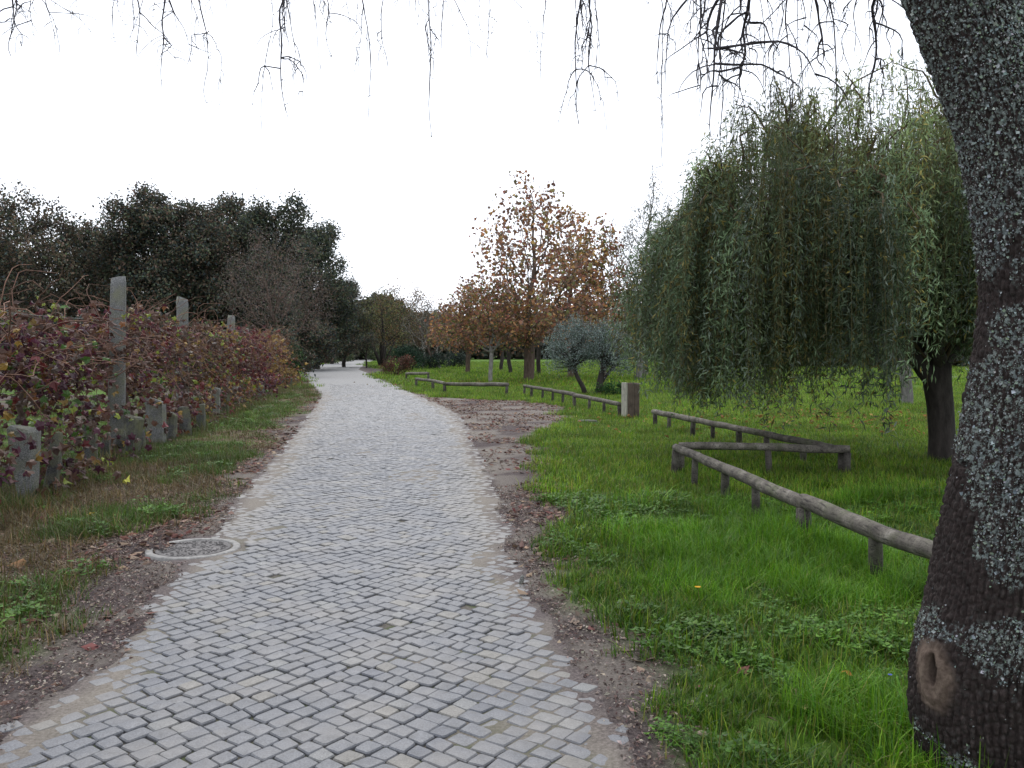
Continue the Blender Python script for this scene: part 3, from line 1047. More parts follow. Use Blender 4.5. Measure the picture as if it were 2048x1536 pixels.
def copy_tree(t, label, loc, rz, sc=1.0):
    c = t.copy(); COL.objects.link(c)
    c.location = loc; c.rotation_euler = (0, 0, rz); c.scale = (sc, sc, sc)
    c['label'] = label
    for ch in list(t.children):
        k = ch.copy(); COL.objects.link(k); k.parent = c
    return c
def trunk_path(h, n=6, lean=(0, 0), wig=0.05, r=None):
    z = np.linspace(-0.15, h, n)
    p = np.stack([lean[0] * z / h, lean[1] * z / h, z], -1)
    if r is not None: p[1:] += r.normal(0, wig, (n - 1, 3)) * np.array([1, 1, 0.2])
    return p

# ------------------------------------------------------------------ the dark wood at the bend
DARK = [(0.058, 0.080, 0.060), (0.080, 0.098, 0.058), (0.105, 0.088, 0.058), (0.040, 0.055, 0.056), (0.115, 0.082, 0.062)]
def dark_tree(seed, H, half, low=0.12, n_leaf=16000, cols=DARK, p=None, top_spikes=9, dens=1.0):
    t = Tree(seed)
    r = t.r
    lobes = []
    nl = 13
    for i in range(nl):
        z = H * (low + 0.12 + (0.80 - low - 0.06) * i / (nl - 1))
        prof = math.sin(PI * (0.16 + 0.72 * (i / (nl - 1)))) ** 0.8
        a = r.random() * 2 * PI
        q = half * prof * 0.55
        s = half * r.uniform(0.34, 0.5) * (0.55 + 0.5 * prof)
        lobes.append((q * math.cos(a), q * math.sin(a), z, s, s, s * 0.85))
    lobes.append((0, 0, H * 0.5, half * 0.5, half * 0.5, H * 0.36))
    for i in range(top_spikes):
        a = r.random() * 2 * PI; q = half * 0.55 * math.sqrt(r.random())
        s = r.uniform(0.28, 0.5)
        lobes.append((q * math.cos(a), q * math.sin(a), H * (0.9 + 0.07 * r.random()) - 0.55 * q, s, s, s * 2.4))
    t.grow(trunk_path(H * 0.3, 7, (r.normal(0, .3), r.normal(0, .3)), 0.08, r), lobes, 0.28, 420, 0.6, 6, 1.0, 60, 0.02, 6, 0.4, H * low, 0.05)
    c = in_lobes(r, lobes, int(520 * dens), 0.62)
    c = c[c[:, 2] > 0.3]
    c = np.vstack([c, t.thin(1.6)])
    each = max(6, int(2.2 * n_leaf / len(c)))
    leaves_at(t.leaf, r, c, each, 0.31, 0.22, 0.13, cols, p, 0.2, 0.35, 0.34)
    return t
WOOD = 'trees of the dark wood at the bend'
def ground_at(px, Y):
    x = (px - 1024) / F * Y
    return (x, Y, 0.0)
def hgt(top_py, Y):
    return at(1024, top_py, Y).z

tr = dark_tree(11, 12.6, 4.3, 0.1, 17000)
T1 = tr.make('evergreen_tree', 'tall dark evergreen with a spiky top in the middle of the dark wood', 'tree', ground_at(392, 62), M['bark_dark'], M['leaf_far'], WOOD)
tr = dark_tree(12, 13.2, 3.4, 0.1, 14000)
T2 = tr.make('evergreen_tree', 'narrow dark evergreen left of the tallest spiky one in the wood', 'tree', ground_at(282, 60), M['bark_dark'], M['leaf_far'], WOOD)
tr = dark_tree(13, 12.4, 5.2, 0.1, 10000, DARK, [1, 1, 3, 1, 2], 9, 0.7)
T3 = tr.make('evergreen_tree', 'thin-crowned brownish evergreen with sky showing through, at the left end of the wood', 'tree', ground_at(62, 58), M['bark_dark'], M['leaf_far'], WOOD)
tr = dark_tree(14, 13.4, 4.0, 0.06, 16000, DARK, [2, 3, 1, 2, 0.5])
T4 = tr.make('evergreen_tree', 'dark evergreen at the right shoulder of the wood, highest on that side', 'tree', ground_at(556, 64), M['bark_dark'], M['leaf_far'], WOOD)
copy_tree(T2, 'lower dark tree filling the dip in the skyline of the wood', ground_at(178, 64), 2.1, 0.86)
copy_tree(T4, 'round dark tree sloping down to the road at the right end of the wood', ground_at(632, 72), 1.3, 0.96)
copy_tree(T1, 'dark tree whose skirt hangs over the far road', ground_at(688, 80), 4.0, 0.66)
copy_tree(T3, 'thin dark tree cut by the left edge of the photo', ground_at(-90, 60), 1.0, 0.98)
copy_tree(T1, 'dark tree standing behind the narrow evergreen of the wood', ground_at(456, 68), 3.0, 1.10)
copy_tree(T4, 'dark tree deep behind the dip of the wood', ground_at(215, 76), 5.0, 0.92)
copy_tree(T1, 'dark tree behind the thin-crowned one at the left end', ground_at(20, 74), 2.4, 0.9)
copy_tree(T2, 'dark tree beyond the left edge of the wood', ground_at(-240, 62), 0.4, 0.95)
copy_tree(T4, 'dark tree low over the road where it leaves the picture', ground_at(664, 98), 0.7, 0.75)

# grey-brown leafless tree in front of the wood
tr = Tree(21)
H = 9.6
lob = [(0, 0, 6.0, 2.9, 2.9, 3.4), (0.8, 0, 4.6, 3.2, 3.0, 2.6), (-0.9, 0, 5.0, 2.6, 2.6, 2.8)]
tr.grow(trunk_path(2.0, 5, (0.1, 0), 0.05, tr.r), lob, 0.16, 1000, 0.32, 5, 0.4, 80, 0.012, 5, 0.2, 1.6)
leaves_at(tr.leaf, tr.r, tr.thin(1.9), 16, 0.26, 0.15, 0.035, [(0.14, 0.11, 0.10), (0.12, 0.105, 0.105), (0.16, 0.11, 0.085), (0.10, 0.105, 0.08)], None, 0, 0.3, 0.2)
tr.make('bare_tree', 'grey-brown twiggy tree standing before the right half of the dark wood', 'tree', ground_at(548, 52), M['bark_brown'], M['leaf_far'])

# shrubs at the foot of the wood and along the far road
def bush(seed, rx, ry, h, n, L, cols, p=None, stems=6, shell=0.5):
    t = Tree(seed)
    r = t.r
    lobes = [(0, 0, h * 0.5, rx * 0.75, ry * 0.75, h * 0.42)]
    for i in range(7):
        a = r.random() * 2 * PI
        s = r.uniform(0.3, 0.45)
        lobes.append((rx * 0.6 * math.cos(a), ry * 0.6 * math.sin(a), h * r.uniform(0.3, 0.75), rx * s, ry * s, h * s * 0.7))
    for i in range(stems):
        a = r.random() * 2 * PI
        pts = np.array([[0, 0, -0.1], [0.2 * rx * math.cos(a), 0.2 * ry * math.sin(a), h * 0.3], [0.55 * rx * math.cos(a), 0.55 * ry * math.sin(a), h * 0.75]])
        tube(t.wood, pts, [0.03 * h, 0.02 * h, 0.008 * h], 5)
    c = in_lobes(r, lobes, max(60, n // 12), shell)
    c = c[c[:, 2] > 0.05]
    leaves_at(t.leaf, r, c, 12, L * 0.9, L, L * 0.55, cols, p, 0, 0.3, 0.28)
    return t
def put_bush(t, label, loc, cat='bush', name='bush', group=None, lm='leaf_far'):
    o = empty(name, loc)
    tag(o, label, cat, group)
    t.wood.build('stems', M['bark_dark'], o, True)
    t.leaf.build('foliage', M[lm], o)
    return o
def copy_thing(t, label, loc, rz, sc=1.0):
    return copy_tree(t, label, loc, rz, sc)
UNDER = 'bushes at the foot of the dark wood'
B1 = put_bush(bush(31, 3.2, 2.4, 3.6, 6000, 0.22, DARK), 'broad dark bush under the thin-crowned evergreen', ground_at(110, 50), group=UNDER)
copy_thing(B1, 'dark bush behind the tallest granite post', ground_at(262, 50), 1.0, 1.0)
copy_thing(B1, 'dark bush between the second and third granite posts', ground_at(412, 49), 2.2, 0.85)
copy_thing(B1, 'dark bush below the bare grey tree', ground_at(540, 49), 3.5, 0.8)
copy_thing(B1, 'dark bush at the left edge under the wood', ground_at(-40, 48), 4.4, 1.1)
copy_thing(B1, 'dark bush at the road end of the wood', ground_at(618, 66), 5.2, 1.0)
put_bush(bush(32, 1.5, 1.3, 1.9, 3500, 0.13, [(0.03, 0.07, 0.025), (0.045, 0.09, 0.03), (0.02, 0.05, 0.02)]), 'fresh green bush rising over the far end of the vine row', ground_at(548, 41.5))
GB = put_bush(bush(33, 1.6, 1.4, 1.3, 2600, 0.16, [(0.04, 0.07, 0.035), (0.06, 0.085, 0.04), (0.10, 0.12, 0.06)]), 'pale green scrub on the left bank of the far road', ground_at(655, 100), group='scrub on the far left bank')
copy_thing(GB, 'pale green scrub on the far bank nearest the vanishing road', ground_at(683, 118), 2.0, 1.3)
copy_thing(GB, 'dull green scrub closing the end of the far road', ground_at(722, 140), 3.0, 2.6)
copy_thing(GB, 'dull green scrub right of the end of the far road', ground_at(768, 130), 4.0, 2.2)

# ------------------------------------------------------------------ middle distance, right of the road
tr = Tree(41)
lob = [(0, 0, 4.6, 3.3, 3.0, 2.5), (1.4, 0, 3.8, 2.8, 2.6, 2.0), (-1.5, 0, 3.6, 2.5, 2.4, 1.9), (0.2, 0, 5.9, 2.0, 2.0, 1.3)]
for k in range(5):
    a = k * 1.26
    tube(tr.wood, [[0.15 * math.cos(a), 0.15 * math.sin(a), -0.1], [0.5 * math.cos(a), 0.4 * math.sin(a), 0.9], [1.2 * math.cos(a), 1.0 * math.sin(a), 2.4]], [0.14, 0.11, 0.06], 6)
tr.grow(trunk_path(0.9, 3), lob, 0.2, 800, 0.4, 6, 0.5, 70, 0.014, 5, 0.2, 1.0)
leaves_at(tr.leaf, tr.r, tr.thin(1.7), 12, 0.32, 0.19, 0.10, [(0.10, 0.125, 0.05), (0.135, 0.14, 0.055), (0.08, 0.10, 0.05), (0.15, 0.125, 0.06)], None, 0, 0.3, 0.25)
tr.make('small_tree', 'rounded olive-green many-stemmed tree beside the far bend of the road', 'tree', ground_at(764, 80), M['bark_dark'], M['leaf_far'])
tr = Tree(42)
lob = [(0, 0, 6.2, 4.0, 3.5, 3.4), (1.5, 0, 4.4, 3.4, 3.0, 2.6), (-1, 0, 4, 3, 3, 2.6)]
tr.grow(trunk_path(1.8, 4), lob, 0.25, 500, 0.5, 6, 0.7, 60, 0.016, 5, 0.2, 1.2)
leaves_at(tr.leaf, tr.r, tr.thin(1.8), 26, 0.42, 0.22, 0.12, [(0.22, 0.12, 0.065), (0.13, 0.075, 0.04), (0.15, 0.10, 0.05), (0.10, 0.08, 0.04)])
tr.make('autumn_tree', 'rust-brown domed tree rising behind the rounded olive-green one', 'tree', ground_at(806, 104), M['bark_dark'], M['leaf_far'])
tr = Tree(43)
tr.grow(trunk_path(1.3, 4, (0, 0), 0.03, tr.r), [(0, 0, 2.3, 1.5, 1.4, 0.9), (-0.5, 0, 1.9, 1.2, 1.0, 0.6)], 0.08, 160, 0.25, 4, 0.4, 40, 0.012, 5, 0.2, 0.9)
leaves_at(tr.leaf, tr.r, tr.thin(1.9), 26, 0.24, 0.16, 0.09, DARK)
tr.make('small_tree', 'little dark tree on one thin trunk at the inside of the bend', 'tree', ground_at(733, 76), M['bark_dark'], M['leaf_far'])

tr = bush(44, 1.15, 0.9, 1.25, 2600, 0.10, [(0.14, 0.05, 0.045), (0.10, 0.06, 0.04), (0.17, 0.08, 0.06), (0.05, 0.05, 0.025)])
put_bush(tr, 'low reddish bush on the grass at the inside of the bend', ground_at(793, 52))
tr = bush(45, 1.6, 1.3, 2.0, 2600, 0.15, [(0.018, 0.05, 0.028), (0.03, 0.065, 0.035), (0.012, 0.035, 0.02)])
put_bush(tr, 'dark green bush behind the reddish one', ground_at(822, 66))
tr = bush(46, 1.6, 1.3, 1.5, 2200, 0.14, [(0.03, 0.05, 0.04), (0.045, 0.06, 0.045), (0.02, 0.035, 0.03)])
b = put_bush(tr, 'grey-green scrub beneath the grove of thin grey stems', ground_at(866, 70))
copy_thing(b, 'grey-green scrub just right of the grove of thin grey stems', ground_at(905, 76), 2.0, 1.1)
# grove of thin grey stems
stem_labels = ['leftmost thin grey tree of the leafless grove behind the spreading tree', 'middle leaning grey tree of the leafless grove', 'forked grey tree of the leafless grove, right of the middle one', 'grey tree at the right end of the leafless grove']
for k, (px, Y, h) in enumerate([(845, 74, 6.0), (862, 70, 5.2), (880, 72, 5.6), (898, 78, 5.8)]):
    t = Tree(50 + k)
    t.grow(trunk_path(1.6, 5, (t.r.normal(0, .35), 0), 0.06, t.r), [(0, 0, h * 0.62, 2.1, 2.0, h * 0.36)], 0.10, 420, 0.3, 4, 0.38, 60, 0.011, 5, 0.2, 1.4)
    leaves_at(t.leaf, t.r, t.thin(1.6), 5, 0.22, 0.15, 0.07, [(0.075, 0.07, 0.065), (0.09, 0.065, 0.05), (0.06, 0.07, 0.045)])
    t.make('bare_tree', stem_labels[k], 'tree', ground_at(px, Y), M['bark_pale'] if k != 1 else M['bark_brown'], M['leaf_far'], 'leafless grove')

AUT = [(0.25, 0.115, 0.065), (0.31, 0.155, 0.065), (0.19, 0.12, 0.09), (0.36, 0.23, 0.08), (0.18, 0.16, 0.07), (0.23, 0.095, 0.07)]
# spreading young tree with a pale trunk
tr = Tree(61)
lob = [(0, 0, 3.0, 3.0, 2.4, 1.6), (-1.2, 0, 2.4, 1.9, 1.8, 1.0), (1.2, 0, 2.6, 2.0, 1.8, 1.1), (0, 0, 4.0, 1.9, 1.7, 1.0)]
tr.grow(trunk_path(1.25, 5, (0.02, 0), 0.01, tr.r), lob, 0.10, 620, 0.25, 4, 0.32, 70, 0.010, 6, 0.2, 1.15, 0.08)
leaves_at(tr.leaf, tr.r, tr.thin(1.7), 15, 0.17, 0.14, 0.10, AUT + [(0.10, 0.12, 0.035)], [3, 2, 4, 1.5, 3, 2, 2])
tr.make('young_plane_tree', 'low spreading autumn tree on a thin pale trunk behind the log rail', 'tree', ground_at(981, 41), M['bark_pale'], M['leaf'], tw=M['bark_brown'])
# big plane
def plane(seed, H, half, fork, tr_r, cols, p, n_each=6, natt=900, leaf=0.20):
    t = Tree(seed)
    r = t.r
    lobes = []
    nl = 15
    for i in range(nl):
        f = i / (nl - 1)
        z = fork + 0.4 + (H - fork - 0.9) * f
        prof = (1 - f ** 1.5) ** 0.8 * 0.92 + 0.12
        prof *= min(1, 0.55 + 2.2 * f)
        a = i * 2.4 + r.normal(0, 0.3)
        q = half * prof * r.uniform(0.35, 0.75)
        s = half * r.uniform(0.26, 0.42) * (0.4 + 0.75 * prof)
        lobes.append((q * math.cos(a), q * math.sin(a), z, s, s, s * 0.8))
    lobes.append((0, 0, fork + (H - fork) * 0.45, half * 0.35, half * 0.35, (H - fork) * 0.46))
    lobes.append((-half * 0.5, 0, fork + 1.2, half * 0.45, half * 0.45, 1.1))
    lobes.append((half * 0.5, 0, fork + 1.4, half * 0.45, half * 0.45, 1.2))
    z = np.linspace(-0.15, fork + 0.5, 6)
    trunk = np.stack([0.05 * np.sin(z), 0.05 * np.cos(z * 1.3), z], -1)
    t.grow(trunk, lobes, tr_r, natt, 0.30, 5, 0.42, 90, 0.010, 7, 0.15, fork - 0.3, 0.16)
    leaves_at(t.leaf, r, t.thin(1.7), n_each, 0.20, leaf, leaf * 0.8, cols, p, 0.1, 0.35, 0.25)
    return t
tr = plane(62, 10.5, 4.9, 2.0, 0.27, AUT, [3, 3, 4, 1.5, 2.5, 2], 6, 1300)
tr.make('plane_tree', 'tallest plane tree with sparse rust-brown leaves on a thick trunk', 'tree', ground_at(1057, 42.5), M['bark_brown'], M['leaf'], 'plane trees in autumn leaf')
tr = plane(63, 9.9, 3.7, 2.2, 0.22, AUT, [2, 3, 2, 3, 2, 1], 11, 800)
tr.make('plane_tree', 'plane tree with orange and ochre leaves behind the olive tree', 'tree', ground_at(1142, 48), M['bark_brown'], M['leaf'], 'plane trees in autumn leaf')
tr = plane(64, 9.4, 3.0, 2.0, 0.20, AUT + [(0.12, 0.14, 0.035)], [3, 2, 3, 1, 1, 3, 2], 12, 750)
tr.make('plane_tree', 'rust-red and yellow-green plane tree nearest the weeping willow', 'tree', ground_at(1206, 49), M['bark_brown'], M['leaf'], 'plane trees in autumn leaf')
tr = plane(65, 6.6, 3.0, 1.6, 0.16, AUT, [2, 2, 3, 1, 4, 2], 9, 600)
tr.make('plane_tree', 'smaller brown plane tree behind the spreading one, left of the tallest', 'tree', ground_at(935, 58), M['bark_brown'], M['leaf'], 'plane trees in autumn leaf')

# grey, nearly bare weeping tree beyond, with hanging wisps
tr = Tree(66)
lob = [(0, 0, 6.5, 2.2, 2.0, 4.0), (0.6, 0, 9.5, 1.4, 1.3, 3.0), (-1.4, 0, 8, 1.6, 1.4, 2.0), (0.4, 0, 12.0, 0.5, 0.5, 1.6)]
tr.grow(np.stack([0.08 * np.sin(np.linspace(0, 9, 8)), np.zeros(8), np.linspace(-0.15, 4.2, 8)], -1), lob, 0.2, 700, 0.4, 5, 0.5, 80, 0.010, 6, 0.2, 2.2, 0.12)
hp = tr.thin(1.6)
hp = np.vstack([hp + np.array([tr.r.normal(0, .05), 0, -q]) for q in (0.1, 0.35, 0.6, 0.9, 1.2)])
leaves_at(tr.leaf, tr.r, hp, 7, 0.13, 0.17, 0.05, [(0.13, 0.13, 0.11), (0.10, 0.11, 0.08), (0.16, 0.14, 0.10), (0.09, 0.08, 0.07)], None, 1.2)
tr.make('weeping_tree', 'tall thin grey weeping tree with wispy strands left of the green willow', 'tree', ground_at(1288, 52), M['bark_grey'], M['leaf'])
tr = Tree(67)
lob = [(0, 0, 4.0, 2.2, 2.0, 2.6), (0.8, 0, 3.0, 1.6, 1.5, 1.6)]
tr.grow(trunk_path(1.7, 5, (0.1, 0), 0.03, tr.r), lob, 0.17, 350, 0.35, 4, 0.5, 60, 0.012, 6, 0.2, 1.4)
leaves_at(tr.leaf, tr.r, tr.thin(1.8), 9, 0.24, 0.18, 0.06, [(0.07, 0.09, 0.06), (0.10, 0.10, 0.07), (0.06, 0.07, 0.05)], None, 0.8)
T_ = tr.make('small_tree', 'grey-green tree on a whitish trunk, in the gap between olive and willow', 'tree', ground_at(1278, 46), M['bark_grey'], M['leaf'])
copy_tree(T_, 'tree on a leaning pale trunk seen under the right half of the willow', (ground_at(1816, 24.5)[0], 24.5, 0), 2.2, 0.95)
# slim dark trees deep in the lawn
tr = Tree(68)
tr.grow(trunk_path(1.7, 5, (-0.15, 0), 0.03, tr.r), [(0, 0, 3.6, 1.7, 1.6, 2.0)], 0.13, 260, 0.35, 4, 0.5, 50, 0.012, 5, 0.2, 1.5)
leaves_at(tr.leaf, tr.r, tr.thin(1.8), 8, 0.24, 0.2, 0.12, AUT)
SL = 'slim trees deep in the lawn'
T_ = tr.make('small_tree', 'slim dark-trunked tree on the lawn between spreading tree and big plane', 'tree', ground_at(1020, 56), M['bark_dark'], M['leaf'], SL)
copy_tree(T_, 'slim tree on the lawn just right of the big plane trunk', ground_at(1078, 54), 1.4, 1.05)
copy_tree(T_, 'slim tree hidden behind the olive bushes', ground_at(1228, 62), 2.9, 1.2)
copy_tree(T_, 'slim tree left of the pale thin trunk on the lawn', ground_at(1002, 66), 4.1, 1.1)

# olive with two trunks
tr = Tree(71)
r = tr.r
oc = ground_at(1180, 30)
lob = [(-0.62, 0, 1.55, 0.85, 0.8, 0.8), (0.62, 0, 1.5, 0.85, 0.8, 0.8), (0, 0, 1.7, 0.8, 0.7, 0.62), (-0.45, -0.1, 2.1, 0.55, 0.5, 0.42), (0.6, 0.1, 2.0, 0.5, 0.5, 0.45), (-0.95, 0, 1.2, 0.5, 0.5, 0.5), (0.95, 0, 1.15, 0.5, 0.5, 0.5)]
tube(tr.wood, [[-0.10, 0, -0.1], [-0.22, 0, 0.25], [-0.42, 0, 0.62], [-0.55, 0, 1.1]], [0.10, 0.085, 0.075, 0.05], 9, rough=0.5)
tube(tr.wood, [[0.30, 0, -0.1], [0.30, 0, 0.3], [0.36, 0, 0.7], [0.5, 0, 1.2]], [0.13, 0.11, 0.09, 0.05], 9, rough=0.5, seed=3)
tube(tr.wood, [[0.32, 0, 0.35], [0.5, 0.05, 0.6], [0.8, 0.1, 1.0]], [0.07, 0.05, 0.03], 7)
c = in_lobes(r, lob, 900, 0.45)
for q in c[::7]:
    b_ = np.array([-0.5, 0, 0.95]) if q[0] < 0 else np.array([0.45, 0, 1.0])
    tube(tr.twig, [b_, (b_ + q) / 2 + r.normal(0, .06, 3), q], [0.02, 0.013, 0.005], 4, cap=False)
leaves_at(tr.leaf, r, c, 17, 0.085, 0.075, 0.022, [(0.13, 0.17, 0.15), (0.18, 0.22, 0.20), (0.08, 0.11, 0.095), (0.25, 0.29, 0.27), (0.06, 0.085, 0.065)], None, -0.2, 0.3, 0.22)
tr.make('olive_tree', 'low blue-grey olive tree with two dark trunks beside the log rail', 'tree', oc, M['bark_dark'], M['leaf']).scale = (1.1, 1.1, 1.1)
put_bush(bush(72, 0.7, 0.5, 0.55, 900, 0.08, [(0.03, 0.08, 0.02), (0.05, 0.11, 0.03)]), 'low green weed clump right of the olive trunks', ground_at(1226, 29.5), 'plant', 'weed_clump', lm='leaf')

# far woods closing the view on the right
def far_woods(name, spans, cols, seed):
    r = np.random.default_rng(seed)
    mb = MB()
    for (px0, px1, Y, h, n) in spans:
        px = r.uniform(px0, px1, n)
        x = (px - 1024) / F * Y
        prof = h * (0.55 + 0.75 * fbm(x * 0.12, np.full(n, Y * 0.1), 0, 3, seed))
        z = prof * r.random(n) ** 0.8
        P = np.stack([x, Y + r.uniform(-6, 6, n), z + 0.2], -1)
        n_ = n; L = r.uniform(0.8, 1.7, n)
        leaf_quads(mb, P, rvec(r, n), rvec(r, n), L, L * 0.6, pick(r, n, cols, None, 0.3))
    o = mb.build(name, M['leaf_far'])
    return kind(o, 'stuff')
far_woods('far_woods', [(820, 1330, 150, 8, 14000), (700, 880, 170, 11, 7000), (1300, 1640, 160, 9, 11000), (1690, 2400, 150, 9, 14000), (1380, 2400, 82, 5.5, 12000), (560, 720, 140, 9, 6000), (-500, 600, 125, 10, 20000)], [(0.07, 0.075, 0.055), (0.09, 0.08, 0.06), (0.06, 0.07, 0.06)], 81)

px0, px1 = ground_at(1330, 47), ground_at(2300, 47)
m1 = MB()
xs_ = np.linspace(px0[0], 60, 60)
yb_ = 46.5 + 0.9 * np.sin(xs_ * 0.11) + 0.3 * (fbm(xs_ * 0.9, 0 * xs_, 0, 3, 8) - 0.5)
Vp = np.concatenate([np.stack([xs_, yb_, 0 * xs_ + 0.055], -1), np.stack([xs_, yb_ + 2.6, 0 * xs_ + 0.06], -1)])
Qp = [[q, q + 1, 61 + q, 60 + q] for q in range(59)]
m1.add(Vp, Qp, None, (1, 0, 1))
kind(m1.build('path', plain_mat('pale_path', (0.36, 0.34, 0.31), 0.9, 12, 0.25)), 'structure')

# ------------------------------------------------------------------ the weeping willow
WX, WY = gp(1884, 925).x, gp(1884, 925).y
def willow():
    r = np.random.default_rng(91)
    t = empty('willow_tree', (WX, WY, 0))
    tag(t, 'green weeping willow with a dark trunk and a curtain of hanging strands', 'tree')
    wood = MB()
    tube(wood, [[0.02, 0, -0.15], [0.01, 0, 0.05], [0, 0, 0.35], [-0.03, 0, 0.8], [-0.08, 0, 1.15], [-0.12, 0, 1.4]], [0.25, 0.21, 0.185, 0.175, 0.185, 0.20], 18, rough=0.25)
    limbs = []
    def limb(pts, r0, r1):
        pts = np.array(pts, float)
        tt = np.linspace(0, 1, len(pts) * 3)
        q = np.stack([np.interp(tt, np.linspace(0, 1, len(pts)), pts[:, k]) for k in range(3)], -1)
        q[1:] += r.normal(0, 0.03, (len(q) - 1, 3))
        tube(wood, q, np.linspace(r0, r1, len(q)), 9, rough=0.2)
        limbs.append(q)
    limb([[-0.12, 0, 1.15], [-0.55, 0, 1.75], [-1.1, 0.1, 2.6], [-1.7, 0.2, 3.5], [-2.1, 0.2, 4.3]], 0.14, 0.04)
    limb([[-0.1, 0, 1.2], [0.25, 0.1, 1.7], [0.5, 0.2, 2.7], [0.6, 0.3, 3.8], [0.6, 0.3, 4.6]], 0.13, 0.04)
    limb([[-0.12, 0, 1.3], [-0.4, -0.5, 2.0], [-0.9, -1.1, 3.0], [-1.6, -1.5, 3.7]], 0.11, 0.03)
    limb([[-0.3, 0.1, 1.6], [-0.3, 0.8, 2.5], [-0.5, 1.5, 3.6], [-0.8, 1.9, 4.3]], 0.10, 0.03)
    limb([[-0.8, 0, 2.1], [-1.6, -0.3, 2.6], [-2.5, -0.4, 3.1], [-3.2, -0.5, 3.4]], 0.08, 0.025)
    limb([[0.2, 0.1, 1.7], [0.9, -0.3, 2.5], [1.5, -0.5, 3.3]], 0.09, 0.03)
    wood.build('trunk', M['bark_dark'], t, True)
    # dome that the strands start from, in tree coordinates (the crown leans to the left of the trunk)
    cx, cy = -1.22, 0.15
    br, lf = MB(), MB()
    LP, LD, LC, LT = [], [], [], []
    allp = np.vstack(limbs)
    n_str = 5400
    # arching boughs
    for k in range(125):
        btone = float(np.clip(r.normal(1.08, 0.28), 0.55, 1.8))
        a = r.random() * 2 * PI
        q = math.sqrt(r.uniform(0.03, 1.0))
        rx, ry = 3.2, 3.0
        e = np.array([cx + rx * q * math.cos(a), cy + ry * q * math.sin(a), 0])
        e[2] = 1.85 + 3.45 * max(0.03, 1 - 0.93 * q ** 2.4) ** 0.56 * (1 - 0.10 * max(0, math.cos(a)) * q) + r.normal(0, 0.34) - (0.5 if e[0] < -3.0 else 0)
        s = allp[np.linalg.norm(allp - e, axis=1).argmin() if r.random() < 0.5 else r.integers(6, len(allp))]
        m = (s + e) / 2 + np.array([0, 0, 0.35])
        tt = np.linspace(0, 1, 9)[:, None]
        B = (1 - tt) ** 2 * s + 2 * tt * (1 - tt) * m + tt ** 2 * e
        B[1:-1] += r.normal(0, 0.05, (7, 3))
        tube(br, B, np.linspace(0.026, 0.007, 9), 5, (0.9, 0.9, 0.7), cap=False)
        out = unit(np.array([e[0] - cx, e[1] - cy, 0.0]))
        for j in range(n_str // 125):
            i = r.integers(3, 9)
            p = B[i] + r.normal(0, 0.115, 3)
            bot = (0.58 + 0.2 * r.random() if p[0] < -1.75 else 1.15) + abs(r.normal(0, 0.34)) + 0.95 * (vnoise(p[0] * 1.5 + 40, p[1] * 1.5 + 40, 0, 7) - 0.35)
            if (p[0] + WX) / (p[1] + WY) < 0.165: bot = max(bot, 1.35 + 0.3 * r.random())
            L = min(r.uniform(1.0, 3.6) if p[0] < -1.75 else r.uniform(0.7, 2.6), max(0.35, p[2] - bot))
            ns = 8
            hdir = unit(out * 0.6 + np.append(r.normal(0, 0.7, 2), 0))
            fl = r.uniform(0.05, 0.28) * (1.6 if r.random() < 0.15 else 1) + (0.12 if p[0] < -3.0 else 0) * r.random()
            s1 = np.linspace(0, 1, ns)
            hor = fl * (1 - np.exp(-3 * s1)) * min(1.0, L)
            ver = -L * (s1 ** 1.25) + 0.10 * np.sin(PI * np.minimum(1, s1 * 2.5)) * fl
            Sx = p + hdir * hor[:, None] + np.array([0, 0, 1.0]) * ver[:, None]
            Sx[1:] += r.normal(0, 0.012, (ns - 1, 3)).cumsum(0)
            tube(br, Sx, np.linspace(0.0032, 0.0014, ns), 3, (0.9, 1.05, 0.5), cap=False)
            nl = int(L / 0.026)
            tq = np.sort(r.random(nl)) * (ns - 1.001)
            k0 = tq.astype(int); f = (tq - k0)[:, None]
            P_ = Sx[k0] * (1 - f) + Sx[k0 + 1] * f
            dn = unit(Sx[k0 + 1] - Sx[k0])
            if p[0] > -0.9 and p[2] < 3.4 and r.random() < 0.25: nl = nl // 3
            tq = tq[:nl]; k0 = k0[:nl]; f = f[:nl]; P_ = P_[:nl]; dn = dn[:nl]
            tone = np.clip(r.normal(1, 0.25), 0.5, 1.7)
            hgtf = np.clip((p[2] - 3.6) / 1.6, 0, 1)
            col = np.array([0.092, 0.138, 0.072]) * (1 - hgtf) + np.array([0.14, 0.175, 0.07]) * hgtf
            if r.random() < 0.08: col = np.array([0.15, 0.135, 0.04])
            if r.random() < 0.14: col = np.array([0.14, 0.18, 0.14])
            keep = r.random(nl) < (1.0 - 0.72 * hgtf)
            P_ = P_ + r.normal(0, 0.034, (nl, 3)) * np.array([1, 1, 0.4])
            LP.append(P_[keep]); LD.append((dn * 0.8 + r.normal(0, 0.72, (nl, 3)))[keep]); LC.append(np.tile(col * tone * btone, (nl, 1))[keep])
    LP, LD, LC = np.vstack(LP), np.vstack(LD), np.vstack(LC)
    n = len(LP)
    LC = LC * (1 + 0.3 * (r.random((n, 1)) * 2 - 1))
    LC[r.random(n) < 0.03] = (0.20, 0.17, 0.04)
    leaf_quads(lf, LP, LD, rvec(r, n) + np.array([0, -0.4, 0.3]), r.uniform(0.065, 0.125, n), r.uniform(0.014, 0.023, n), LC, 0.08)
    kind(br.build('branches', M['bark_brown'], t, True), 'stuff')
    lf.build('crown', M['willow_leaf'], t)
willow()

